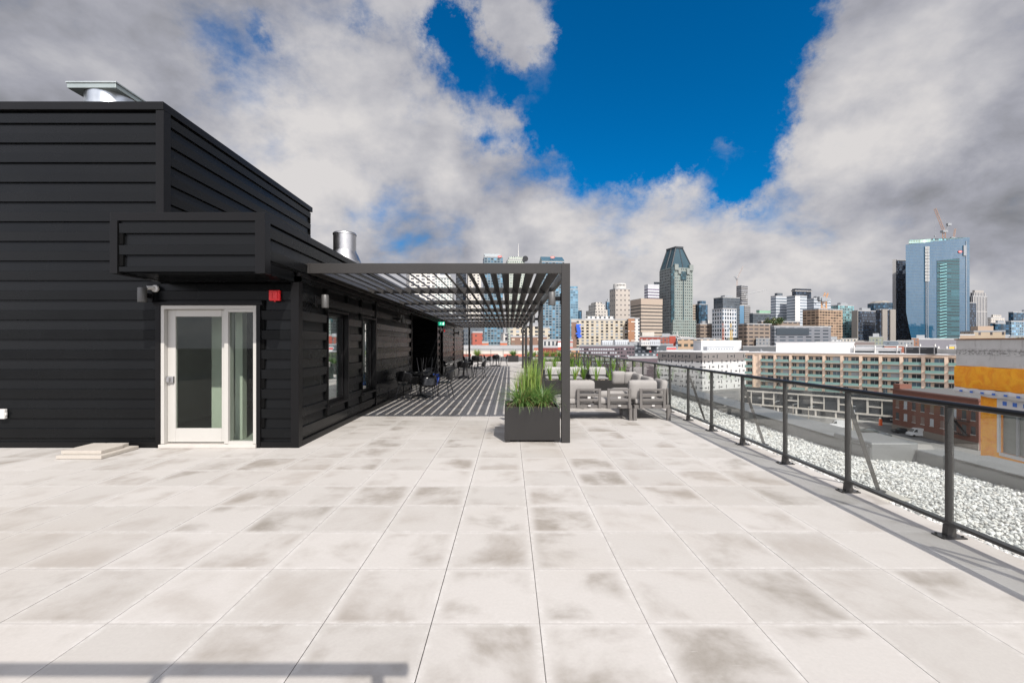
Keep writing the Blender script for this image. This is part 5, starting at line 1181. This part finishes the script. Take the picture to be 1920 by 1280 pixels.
tower('low pale roofs and sheds behind the grey housing block', 1250, 1250, 1400, 330, 2, 656, M_roofw, name='low_roofs', cat='building', dep=25, mech=False, parapet=.4)
t, p, zt = tower('windowless white box building behind the grey housing', 1300, 1315, 1390, 300, 8, 641, mat('white_metal_panels', (.50, .51, .52), .5, 0, .06, .2), name='white_hall', cat='building', mech=False, capm=M_white)
rbox('long grey duct unit on the roof in front of the white hall', 1326, 1376, 650.5, 657, 280, M_eq)
# grey and white block with slit windows
Ym = 255; p = foot(1233, 1317, 1404, Ym, 30); t = thing('housing_block', 'grey over white housing block with scattered slit windows', 'building', (p[1][0], p[1][1], ZS))
zt = gz(661, Ym); zm = gz(679, Ym)
one(lambda m: m.prism(p, zm+.02, zt, True, False), 'upper_wall', mat('warm_grey_cladding', (.17, .155, .145), .8, 0, .06, .2), t, world=True)
one(lambda m: m.prism(p, ZS, zm, True, False), 'lower_wall', mat('white_cladding', (.48, .475, .46), .8, 0, .06, .2), t, world=True)
one(lambda m: m.prism(scale(p, 1.004), zt+.02, zt+.6, True, False), 'roof', M_roofw, t, world=True)
punched(t, p[0], p[1], 0, 0, 13, 7, 1.9, .6, [M_wd], zt-2.3, 3.0, .12, .3, True); punched(t, p[1], p[2], 0, 0, 11, 7, 1.9, .6, [M_wd], zt-2.3, 3.0, .12, .3, True)
# beige block with balconies
A_ = Vector((98.0, 185.0)); B_ = Vector((143.7, 137.0)); u_ = (B_-A_).normalized(); n_2 = Vector((u_.y, -u_.x)); n_2 = n_2 if n_2.y < 0 else -n_2; L_ = (B_-A_).length
t = thing('balcony_block', 'long beige apartment block with green glass balconies across the street', 'building', (A_.x, A_.y, ZS))
M_bei = mat('beige_brick', (.64, .49, .37), .85, 0, .08, .3, fine=.05)
def WQ(s_, o_, z=None): q = A_+u_*s_+n_2*o_; return (q.x, q.y) if z is None else (q.x, q.y, z)
def wbox(m, s0, s1, o0, o1, z0, z1): m.prism([WQ(s0, o1), WQ(s1, o1), WQ(s1, o0), WQ(s0, o0)], z0, z1)
ZT = -1.76; FH = 2.66; ZB = ZT-.75-5*FH
m2 = MB(); wbox(m2, 0, L_+8, -18, -1.2, ZB, ZT-.02)
wbox(m2, 0, L_+8, -1.19, .0, ZT-.8, ZT)
S0 = .085*L_; BW = .0817*L_
for k in range(12): wbox(m2, S0+k*BW-.45, S0+k*BW+.45, -1.19, .0, ZB, ZT-.81)
wbox(m2, 2.9, 3.6, -1.19, 0, ZB, ZT-.81); wbox(m2, 3.6, S0-.45, -1.19, -.2, ZB, ZT-.81)
m2.build('wall', M_bei, t, world=True)
one(lambda m: (wbox(m, -.3, L_+8.3, -18.3, .25, ZT+.01, ZT+.35),), 'roof', M_roofw, t, world=True)
M_bglass = mat('green_balcony_glass', (.17, .28, .25), .15, 0, .12, .5, spec=.6); M_slab = mat('balcony_slab', (.42, .38, .33), .8)
M_curt = mat('curtain_red', (.40, .10, .10), .8)
ns = 0
for r_ in range(5):
    zf = ZT-.8-(r_+1)*FH
    for k in range(-1, 11):
        s0, s1 = (S0+k*BW+.46, S0+(k+1)*BW-.46) if k >= 0 else (.1, 2.88)
        m2 = MB(); wbox(m2, s0, s1, -1.19, .7, zf-.02, zf+.14); bal = m2.build('balcony', M_slab, t, world=True)
        m2 = MB(); wbox(m2, s0+.03, s1-.03, .60, .66, zf+.15, zf+1.05); wbox(m2, s0+.03, s0+.09, -.9, .59, zf+.15, zf+1.05); m2.build('glass_railing', M_bglass, bal)
        if rnd.random() < .35:
            m2 = MB(); x_ = rnd.uniform(s0+.6, s1-1.2); wbox(m2, x_, x_+rnd.uniform(.4, 1.1), -.6, -.1, zf+.15, zf+rnd.uniform(.7, 1.3)); m2.build('balcony_furniture', rnd.choice([M_white, M_wd, M_tar, M_curt]), bal)
        def win(a, b, hh=2.0):
            global ns
            m2 = MB(); wbox(m2, a, b, -1.26, -1.13, zf+.35 if b-a < 1.5 else zf+.16, zf+hh+.2)
            o = m2.build('window', rnd.choice([M_wd, M_wd, M_wd, M_wb, M_wl]), t, world=True)
            m3 = MB(); 
            for q in ((a+b)/2,): wbox(m3, q-.05, q+.05, -1.25, -1.08, zf+.36, zf+hh+.18)
            wbox(m3, a-.06, b+.06, -1.3, -1.06, zf+hh+.2, zf+hh+.3); m3.build('mullion', M_white, o)
            ns += 1
        if k >= 0: win(s0+.15, s0+1.25); 
        if k >= 0 and ns < 96: win(s0+2.15, s1-.1)
        elif k < 0: win(s0+.5, s1-.3)
for k, (px0, px1, py0, py1, Y, mm, lb) in enumerate(((1455, 1600, 643, 662, 178, mat('white_wall_panel', (.56, .555, .54), .7, 0, .05, .2), 'long white windowless rooftop storey on the beige block'), (1600, 1690, 653, 663.5, 165, G('penthouse_strip', (.46, .46, .45), (.04, .045, .05), 7., 2.6, .86, .5), 'glazed rooftop storey with white posts on the beige block'), (1697, 1757, 651, 664, 152, mat('black_roof_box', (.03, .032, .036), .6), 'black rooftop box with faint white lettering on the beige block'), (1757, 1793, 655, 664, 150, M_white, 'white rooftop frames at the right end of the beige block'))):
    rt = thing('roof_storey', lb, 'roof storey', (gx(px0, Y), Y, gz(py1, Y)), 0, 'storeys set back on the beige roof')
    zz = gz(py1, Y); m2 = MB(); q = [(gx(px0, Y), Y), (gx(px1, Y*.93), Y*.93), (gx(px1, Y*.93)+5, Y*.93+6), (gx(px0, Y)+5, Y+6)]; m2.prism(q, ZT+.36, gz(py0, Y), True, True); m2.build('wall', mm, rt, world=True)
    m2 = MB(); m2.prism(scale(q, 1.02), gz(py0, Y)+.01, gz(py0, Y)+.3); m2.build('roof', M_roofw, rt, world=True)
    if k in (1, 2, 3):
        for f in (.0, .45, .9): x_, y_ = q[0][0]*(1-f)+q[1][0]*f, q[0][1]*(1-f)+q[1][1]*f; bx('white_post', M_white, (x_, x_+.35, y_-.4, y_-.05, ZT+.3, gz(py0, Y)+1.1), rt, world=True)
    if k == 2:
        m2 = MB()
        for g_, (f0, f1) in enumerate(((.08, .28), (.42, .72))):
            for e_ in range(5): f = f0+(f1-f0)*e_/5; x_, y_ = q[0][0]*(1-f)+q[1][0]*f, q[0][1]*(1-f)+q[1][1]*f; m2.box(x_, x_+.35, y_-.12, y_-.04, gz(654.5, Y), gz(652.8, Y))
        m2.build('lettering', M_white, rt, world=True)
for k in range(9):
    f = .05+k*.105; c_ = A_+u_*L_*f+n_2*-9; kk = thing('roof_fan', ['first', 'second', 'third', 'fourth', 'fifth', 'sixth', 'seventh', 'eighth', 'ninth'][k]+' from the left of the small vents on the beige block roof', 'vent', (c_.x, c_.y, ZT+.36), 0, 'small vents on the beige roof')
    one(lambda m: (m.box(-.5, .5, -.5, .5, 0, .5), m.tube((0, 0, .5), (0, 0, 1.1), .25, 10)), 'housing', M_white if k % 2 else M_tar, kk)
# podium
pod = MB(); ZP1, ZP0 = ZB-1.2, ZB-7.0
M_pod = mat('white_podium_frame', (.50, .46, .41), .8); 
wbox(pod, -1, L_+8, -16, 1.2, ZS, ZB-.01); pod.build('podium', M_wd, t, world=True)
m2 = MB(); nP = 9; PW = (L_+8)/nP
for k in range(nP+1): wbox(m2, -1+k*PW-.28, -1+k*PW+.28, 1.21, 1.65, ZP0, ZP1)
for z in (ZP0, ZP1-.5): wbox(m2, -1.2, L_+8, 1.66, 1.9, z-.1, z+.5)
for k in range(nP): wbox(m2, -1+k*PW+.29, -1+k*PW+PW*.45, 1.21, 1.6, (ZP0+ZP1)/2-.25, (ZP0+ZP1)/2+.2); wbox(m2, -1+k*PW+PW*.45, -1+k*PW+PW*.45+.3, 1.21, 1.62, ZP0+.5, ZP1-.6)
m2.build('podium_frame', M_pod, t, world=True)
m2 = MB()
for k in range(12): wbox(m2, k*6.2, k*6.2+.5, 1.25, 1.7, ZS, ZP0-.2)
m2.build('shopfront_piers', M_pod, t, world=True)
one(lambda m: (wbox(m, 46, 51, 1.66, 1.8, ZP0-1.3, ZP0-.5)), 'shop_sign', M_chair, t, world=True)
one(lambda m: [wbox(m, 46.3+q*.55, 46.65+q*.55, 1.81, 1.85, ZP0-1.1, ZP0-.75) for q in range(6)], 'sign_lettering', M_white, t, world=True)
one(lambda m: (wbox(m, 51.1, 54, 1.66, 1.8, ZP0-1.2, ZP0-.6)), 'shop_sign', mat('yellow_sign', (.7, .45, .03), .5), t, world=True)
# brick warehouse
bk = thing('brick_warehouse', 'old brown brick building with two rows of tall windows beside the orange construction', 'building', (118, 125, ZS))
M_brk = mat('brown_brick', (.155, .065, .045), .9, 0, .16, .3, fine=.1)
ZK = -12.6
wq = [(118.2, 112), (136, 113), (138, 140), (119.8, 139)]
one(lambda m: m.prism(wq, ZS, ZK-.02), 'wall', M_brk, bk, world=True)
one(lambda m: (m.prism([(117.8, 111.7), (136.3, 112.7), (138.3, 140.3), (119.4, 139.4)], ZK-.0, ZK+.5), m.prism([(118.0, 111.9), (118.19, 111.9), (119.79, 139.2), (119.6, 139.2)], ZK-1.6, ZK-1.2)), 'cornice', mat('brick_cornice', (.12, .055, .042), .9), bk, world=True)
one(lambda m: m.prism(inset(wq, .6), ZK+.51, ZK+.6), 'roof', mat('tar_roof', (.10, .10, .098), .9), bk, world=True)
one(lambda m: (m.box(119.8, 123.5, 136.5, 138.8, ZK+.61, ZK+2.0)), 'chimney', M_brk, bk, world=True)
a_, b_ = Vector((119.8, 139)), Vector((118.2, 112)); ub = (b_-a_).normalized(); nb = Vector((-1, 0))
M_bw = mat('boarded_window', (.17, .12, .10), .7); M_sill = mat('stone_sill', (.42, .40, .37), .8)
for k, f in enumerate((.07, .18, .29, .40, .51, .63, .76, .86, .95)):
    for r_ in range(2):
        q = a_+(b_-a_)*f; big = (k % 2 == 0) ^ (r_ == 1)
        zc = ZK-4.0-r_*3.6
        m2 = MB(); m2.prism([(q.x-.05, q.y-.55), (q.x+.1, q.y-.55), (q.x+.1, q.y+.55), (q.x-.05, q.y+.55)], zc-1.1, zc+1.1 if not r_ else zc+.9)
        o = m2.build('window', [M_bw, M_wd, M_wd, M_wl][rnd.randrange(4)], bk, world=True)
        m3 = MB(); m3.prism([(q.x-.18, q.y-.65), (q.x-.04, q.y-.65), (q.x-.04, q.y+.65), (q.x-.18, q.y+.65)], zc-1.3, zc-1.12); m3.build('sill', M_sill, o)
one(lambda m: (m.prism([(118.0, 111.9), (118.19, 111.9), (119.79, 139.1), (119.55, 139.1)], ZS, ZS+1.8),), 'stone_base', mat('stone_base', (.20, .17, .14), .9), bk, world=True)
fe = MB()
for z in (ZK-5.6, ZK-9.2): fe.box(116.6, 118.1, 114, 117.5, z, z+.12); [fe.tube((116.6, 114+q*.5, z), (116.6, 114+q*.5, z+1), .03, 4) for q in range(8)]; fe.tube((116.6, 114, z+1), (116.6, 117.5, z+1), .04, 4)
fe.bar((117.2, 114.2, ZK-9.1), (117.2, 117.2, ZK-5.6), .8, .15); fe.build('fire_escape', M_chair, bk, world=True)
# orange insulated construction
oc = thing('unfinished_building', 'unfinished building with bare concrete parapet and orange sprayed insulation at the right edge', 'building', (45.2, 42, ZS))
def xo(Y): return 45.2-.11*(45-Y)
def orange():
    m_ = bpy.data.materials.new('orange_insulation'); m_.use_nodes = True; n = NT(m_.node_tree); p = n.n['Principled BSDF']
    t_ = n.new('ShaderNodeTexCoord').outputs['Object']; ns_ = n.noise(t_, .9, 4, .6, 1.5); n2_ = n.noise(t_, 9, 4, .6)
    c = n.mix(n.ss(ns_, .35, .65), (.88, .30, .008), (.95, .42, .015)); c = n.mix(n.m('MULTIPLY', n.ss(n2_, .6, .75), .5), c, (.40, .13, .01))
    n.put(p.inputs['Base Color'], c); p.inputs['Roughness'].default_value = .65; n.put(p.inputs['Normal'], n.bump(n.m('ADD', ns_, n.m('MULTIPLY', n2_, .3)), .7, .15)); return m_
M_or = orange()
def concr():
    m_ = bpy.data.materials.new('raw_concrete'); m_.use_nodes = True; n = NT(m_.node_tree); p = n.n['Principled BSDF']
    t_ = n.new('ShaderNodeTexCoord').outputs['Object']; x, y, z = n.sep(t_)
    a = n.noise(t_, .7, 6, .65); b = n.noise(n.v('MULTIPLY', t_, (1., 1., .25)), 2.5, 5, .7); c = n.mix(a, (.46, .44, .41), (.66, .64, .61)); c = n.mix(n.m('MULTIPLY', n.ss(b, .55, .75), .5), c, (.24, .21, .18))
    band = n.m('MULTIPLY', n.ss(n.m('ABSOLUTE', n.m('SUBTRACT', z, .85)), .45, .1), n.ss(n.noise(n.v('MULTIPLY', t_, (1., 3., 6.)), 1.2, 5, .7), .42, .58)); c = n.mix(n.m('MULTIPLY', band, .75), c, (.13, .12, .11))
    ln = n.m('LESS_THAN', n.m('ABSOLUTE', n.m('SUBTRACT', z, .98)), .02); c = n.mix(n.m('MULTIPLY', ln, .7), c, (.15, .13, .11))
    n.put(p.inputs['Base Color'], c); p.inputs['Roughness'].default_value = .9; n.put(p.inputs['Normal'], n.bump(a, .3, .05)); return m_
def ow(m, y0, y1, z0, z1, o0=0, o1=1.2): m.prism([(xo(y0)+o0, y0), (xo(y0)+o1, y0), (xo(y1)+o1, y1), (xo(y1)+o0, y1)], z0, z1)
one(lambda m: (m.prism([(xo(20), 20), (62, 20), (62, 45), (xo(45), 45)], -.53, 2.05)), 'concrete_parapet', concr(), oc, world=True)
one(lambda m: (m.prism([(xo(20)-.12, 20), (62, 20), (62, 45.1), (xo(45.1)-.12, 45.1)], 2.06, 2.16)), 'rusty_coping', mat('rust', (.25, .12, .06), .8), oc, world=True)
def lump(m):
    n = 60; y0, y1 = 20, 45.05
    prof = [(0, -.55), (-.14, -.62), (-.2, -1.2), (-.2, -2.3), (-.1, -2.66), (0, -2.7)]
    i0 = len(m.v)
    for k in range(n+1):
        Y = y0+(y1-y0)*k/n
        for o_, z in prof: m.v.append((xo(Y)+o_-.05*math.sin(Y*2.1+z)-.03*math.sin(Y*5.3), Y, z+.05*math.sin(Y*1.7+2*z)+rnd.uniform(-.015, .015)))
    q = len(prof)
    for k in range(n):
        for j in range(q-1): a = i0+k*q+j; m.face((a, a+q, a+q+1, a+1))
    m.face([i0+n*q+j for j in range(q)]); m.prism([(xo(20)+.02, 20), (62, 20), (62, 45), (xo(45)+.02, 45)], -2.68, -.55)
one(lump, 'orange_band', M_or, oc, world=True, smooth=True)
M_wrap = mat('white_wrap', (.60, .58, .56), .6, 0, .1, 3, bump=.6, bs=5); M_bm = mat('wrap_blue_print', (.05, .15, .50), .6)
def wrap(m):
    n = 50; i0 = len(m.v)
    for k in range(n+1):
        Y = 20+25.1*k/n; m.v += [(xo(Y)-.15-.05*math.sin(Y*3), Y, -2.68+.04*math.sin(Y*4)), (xo(Y)-.2-.05*math.sin(Y*2.3), Y, -3.0), (xo(Y)-.1, Y, -3.32+.05*math.sin(Y*2.7))]
    for k in range(n):
        for j in range(2): a = i0+k*3+j; m.face((a, a+3, a+4, a+1))
    m.prism([(xo(20), 20), (61.9, 20), (61.9, 45), (xo(45), 45)], -3.3, -2.70)
one(wrap, 'white_wrap', M_wrap, oc, world=True)
for q in range(7):
    Y = 44-q*1.1; m2 = MB(); m2.prism([(xo(Y)-.30, Y), (xo(Y)-.27, Y), (xo(Y+.3)-.27, Y+.3), (xo(Y+.3)-.30, Y+.3)], -3.08, -2.9)
    m2.build('wrap_marking', M_bm, oc, world=True)
IN = .35
one(lambda m: (ow(m, 41.1, 42.75, -9.2, -3.31, IN, 16), ow(m, 20, 41.09, -9.6, -8.35, IN, 16), ow(m, 41.095, 42.75, -25, -9.21, IN, 16)), 'orange_pier', M_or, oc, world=True)
one(lambda m: (ow(m, 40.9, 41.12, -8.34, -3.32, IN-.05, IN+.1), ow(m, 20, 40.89, -8.6, -8.33, IN-.08, IN+.2), ow(m, 20, 40.89, -4.3, -3.31, IN-.06, IN+.1), ow(m, 20, 42.75, -9.75, -9.61, IN-.08, IN+1)), 'white_wrap', M_wrap, oc, world=True)
for q in range(6):
    Y = 40.2-q*.9; m2 = MB(); m2.prism([(xo(Y)+IN-.10, Y), (xo(Y)+IN-.07, Y), (xo(Y+.35)+IN-.07, Y+.35), (xo(Y+.35)+IN-.10, Y+.35)], -3.95, -3.6)
    m2.build('wrap_marking', M_bm, oc, world=True)
one(lambda m: ow(m, 20, 40.88, -8.32, -4.31, IN+.3, IN+.34), 'window_pane', mat('site_window', (.16, .175, .16), .15, spec=.7), oc, world=True)
one(lambda m: (ow(m, 39.4, 39.6, -8.32, -4.31, IN+.15, IN+.29), ow(m, 37.0, 37.2, -8.32, -4.31, IN+.15, IN+.29)), 'window_mullion', M_tar, oc, world=True)
one(lambda m: m.prism([(xo(20)+1.2, 20), (60, 20), (60, 42), (xo(42)+1.2, 42)], -25, -9.76), 'lower_wall', M_panel, oc, world=True)
# tan building behind the concrete
tower('low tan office building with small dark windows above the concrete parapet', 1826, 1885, 1916, 330, -24, 622, G('tan_small_windows', (.34, .27, .19), (.06, .05, .05), 6.5, 8.0, .22, .3), name='tan_building', cat='building', dep=20, capm=M_tar, steps=((.5, 3.4, mat('tan_box', (.36, .27, .2), .8)),))
tower('narrow tan annex left of the low tan building', 1800, 1800, 1828, 335, 4, 629, mat('tan_annex', (.28, .21, .15), .8), name='tan_building', cat='building', dep=12, mech=False)
tower('grey violet warehouse roofs below the blue glass tower', 1723, 1723, 1796, 330, 4, 637, mat('violet_grey', (.15, .145, .16), .8, 0, .15, .2), name='low_roofs', cat='building', dep=40, mech=False)
tower('yellow container building beside the concrete parapet', 1780, 1780, 1796, 230, 4, 650, mat('container_yellow', (.65, .36, .03), .7), name='site_office', cat='building', dep=8, mech=False)
tower('long low dark roofed hall behind the rooftop storey', 1605, 1605, 1660, 290, 3, 648, M_tar, name='low_roofs', cat='building', dep=30, mech=False, parapet=.5)
tower('low red brown brick hall left of the black rooftop box', 1658, 1658, 1702, 280, 3, 649, mat('redbrown', (.24, .09, .06), .9), name='low_roofs', cat='building', dep=30, mech=False, parapet=.5)
tower('pale flat roofed shed right of the red brown hall', 1718, 1718, 1762, 260, 3, 651, mat('pale_shed', (.38, .37, .35), .8), name='low_roofs', cat='building', dep=30, mech=False, parapet=.5)
tower('dark roofed market hall between the white halls', 1393, 1393, 1460, 300, 3, 650, mat('hall_roof_dark', (.08, .085, .09), .7), name='low_roofs', cat='building', dep=40, mech=False, parapet=.5)
tower('low brown building under the long dark office block', 1530, 1530, 1640, 370, 3, 641, mat('brown_low', (.16, .13, .12), .8), name='low_roofs', cat='building', dep=30, mech=False, parapet=.5)
# filler rows far away so the horizon is built up, one object each
names = ['ochre', 'grey', 'brick red', 'cream', 'slate', 'tan', 'white', 'olive grey', 'rust brown', 'pale blue']
cols = [(.30, .22, .14), (.2, .2, .2), (.22, .07, .05), (.4, .37, .32), (.1, .12, .14), (.3, .24, .18), (.45, .45, .44), (.17, .18, .14), (.2, .1, .06), (.2, .27, .33)]
fm = [G('filler_'+str(k), c, (.06, .07, .08), 4., 3.4, .5, .5, .2, 1.) for k, c in enumerate(cols)]
prv = 1075
for k in range(34):
    px = 1075+k*26.5; w_ = rnd.uniform(24, 36); top = rnd.uniform(630, 641); Y = rnd.uniform(455, 500)
    place = 'far row at one %d of thirty four along the skyline foot from the left' % k
    ords = ['first', 'second', 'third', 'fourth', 'fifth', 'sixth', 'seventh', 'eighth', 'ninth', 'tenth', 'eleventh', 'twelfth', 'thirteenth', 'fourteenth', 'fifteenth', 'sixteenth', 'seventeenth', 'eighteenth', 'nineteenth', 'twentieth', 'twenty first', 'twenty second', 'twenty third', 'twenty fourth', 'twenty fifth', 'twenty sixth', 'twenty seventh', 'twenty eighth', 'twenty ninth', 'thirtieth', 'thirty first', 'thirty second', 'thirty third', 'thirty fourth']
    tower('%s low block at the foot of the skyline, %s from the left' % (names[k*7 % 10], ords[k]), px-2, px-2, px+w_, Y, rnd.uniform(-3, 8), top, fm[k*7 % 10], name='low_block', cat='building', dep=25, mech=k % 3 == 0, group='low blocks at the foot of the skyline', parapet=.6)
# trees
def tree(label, c, h_, r_, n=900, group='trees in the city', m_=None, flat=1.0):
    t = thing('tree', label, 'tree', c, 0, group)
    def tr(m):
        m.tube((0, 0, 0), (0, 0, h_*.55), h_*.03, 7, h_*.015)
        for k in range(6): a = k*1.05; m.tube((0, 0, h_*.35), (math.cos(a)*r_*.6, math.sin(a)*r_*.6, h_*.72), h_*.012, 5, h_*.004)
    one(tr, 'trunk', mat('bark', (.09, .06, .04), .9), t)
    def crn(m):
        cl = [(rnd.gauss(0, .42)*r_, rnd.gauss(0, .42)*r_, h_*.66+rnd.gauss(0, .16)*h_*flat, rnd.uniform(.25, .5)*r_) for _ in range(14)]
        for _ in range(n):
            a, b, c2, rr = rnd.choice(cl); d_ = Vector((rnd.gauss(0, 1), rnd.gauss(0, 1), rnd.gauss(0, 1))).normalized()*rr*rnd.uniform(.6, 1.05); q = Vector((a, b, c2))+d_
            s_ = r_*.07; u1 = Vector((rnd.gauss(0, 1), rnd.gauss(0, 1), rnd.gauss(0, 1))).normalized()*s_; v1 = d_.cross(u1).normalized()*s_
            i = m.vs((q-u1-v1, q+u1-v1, q+u1*1.2+v1, q-u1+v1)); m.face((i, i+1, i+2, i+3))
    one(crn, 'crown', m_ or M_tree, t); return t
for k, px in enumerate((1440, 1447, 1456, 1463)):
    tree(['leftmost', 'second', 'third', 'rightmost'][k]+' dark green tree on the brown concrete complex', (gx(px, 498), 498, gz(613, 498)), 9+k % 2*2, 5.5, 420)
# street
st = MB(); st.prism([(20, 50), (117, 96), (119, 139), (142, 150), (200, 96), (240, 60), (240, 260), (-40, 260), (-40, 40)], ZS-.08, ZS-.03); st.build('street', M_asph, kind='structure')
sw = MB(); wbox(sw, -6, L_+2, 1.3, 5.4, ZS-.02, ZS+.12); sw.build('sidewalk', M_walk, kind='structure')
lot = MB(); lot.prism([(30, 60), (80, 78), (112, 118), (86, 150), (40, 130)], ZS-.025, ZS-.02); lot.build('forecourt', mat('light_asphalt', (.24, .23, .215), .9, 0, .15, .2), kind='structure')
mk = MB()
for k in range(12): q = Vector(WQ(3+k*5.5, 12.5)); q2 = Vector(WQ(5+k*5.5, 12.5)); n3 = n_2*.12; mk.quad((q.x, q.y, ZS-.016), (q2.x, q2.y, ZS-.016), (q2.x+n3.x, q2.y+n3.y, ZS-.016), (q.x+n3.x, q.y+n3.y, ZS-.016))
mk.build('road_markings', M_white, kind='structure')
def vehicle(label, px, py, ang, kind, col, Y=None):
    Y = (H-ZS)*F/(py-CY); x = gx(px, Y); t = thing('parked_van' if kind == 'van' else 'parked_car', label, 'van' if kind == 'van' else 'car', (x, Y, ZS), R(ang), 'vehicles on the street below')
    M = mat('paint_%d_%d' % (col[0]*100, col[2]*100), col, .25, .0, .04, spec=.7)
    if kind == 'van': prof = [(-2.9, .35), (-2.95, 1.0), (-2.9, 2.3), (-2.6, 2.45), (1.0, 2.45), (1.6, 2.2), (2.2, 1.35), (2.8, 1.1), (2.95, .8), (2.95, .35)]; w_ = 1.0; gl = [(1.05, 2.2), (1.5, 2.1), (2.05, 1.4), (1.0, 1.4)]; wx = (-1.9, 1.95)
    else: prof = [(-2.25, .3), (-2.3, .75), (-2.1, 1.0), (-1.6, 1.03), (-1.0, 1.42), (.35, 1.45), (1.1, 1.0), (2.0, .88), (2.25, .65), (2.25, .3)]; w_ = .9; gl = [(-1.35, 1.05), (-.95, 1.34), (.3, 1.36), (.85, 1.03)]; wx = (-1.4, 1.4)
    def body(m):
        n = len(prof); i = m.vs([(a, -w_*(1 if z < 1.05 else .86), z) for a, z in prof]+[(a, w_*(1 if z < 1.05 else .86), z) for a, z in prof])
        m.face([i+k for k in range(n)]); m.face([i+n+k for k in range(n)][::-1])
        for k in range(n): j = (k+1) % n; m.face((i+k, i+n+k, i+n+j, i+j))
    one(body, 'body', M, t, bevel=.05)
    def glass(m):
        for s_ in (-1, 1):
            i = m.vs([(a, s_*w_*(.985 if z < 1.1 else .9), z) for a, z in gl]); m.face([i+k for k in range(len(gl))])
        f0, f1 = (prof[5], prof[6]); m.quad((f0[0]+.03, -w_*.75, f0[1]+.0), (f0[0]+.03, w_*.75, f0[1]+.0), (f1[0]+.03, w_*.85, f1[1]+.03), (f1[0]+.03, -w_*.85, f1[1]+.03))
    one(glass, 'windows', M_wd, t)
    for a in wx:
        for s_ in (-1, 1): one(lambda m: m.tube((a, s_*w_*.8, .34), (a, s_*w_*1.02, .34), .34, 16), 'wheel', M_chair, t, smooth=True)
    return t
vehicle('white van parked before the brick building', 1724, 818, 170, 'van', (.55, .55, .54))
vehicle('dark car half hidden behind the white van by the brick wall', 1689, 811, 172, 'car', (.03, .035, .04))
vehicle('dark car parked left of the orange barrel, farther one', 1628, 811, 155, 'car', (.04, .05, .05)); vehicle('dark car in front of its twin near the parapet bump', 1652, 819, 155, 'car', (.05, .055, .06))
vehicle('white car moving on the street behind the railing, left of the brick building', 1575, 780, 130, 'car', (.55, .55, .55)); vehicle('white van low behind the fourth railing panel', 1576, 802, 150, 'van', (.52, .52, .52)); vehicle('white van parked in front of the podium shops', 1459, 771, 135, 'van', (.56, .56, .55))
Yq = (H-ZS)*F/(797-CY); ba = thing('traffic_barrel', 'orange traffic barrel on the street corner by the brick building', 'barrel', (gx(1651, Yq), Yq, ZS)); one(lambda m: m.lathe((0, 0, 0), [(.6, 0), (.6, .12), (.5, .14), (.42, 2.0), (.3, 2.1)], 14), 'body', mat('barrel_orange', (.75, .10, .01), .5), ba)
for k, px in enumerate((1452, 1487, 1516, 1598)):
    Y = 138-k*6; lp = thing('street_lamp', ['leftmost slim grey street lamp before the podium', 'second slim grey street lamp before the podium', 'third slim grey street lamp before the podium', 'wooden utility pole with brackets before the podium, rightmost pole'][k], 'street lamp', (gx(px, Y), Y, ZS), 0, 'poles along the street')
    one(lambda m: m.tube((0, 0, 0), (0, 0, 9 if k < 3 else 11), .13, 8, .08), 'pole', mat('pole_tan', (.34, .30, .25), .7), lp); one(lambda m: m.bar((0, 0, 8.8), (1.6, 0, 9.2), .12, .12) if k < 3 else (m.bar((-.9, 0, 10), (.9, 0, 10), .12, .12), m.bar((-.7, 0, 9), (.7, 0, 9), .12, .12), m.tube((.4, 0, 8), (.4, 0, 8.8), .25, 8)), 'arm', M_tar, lp)
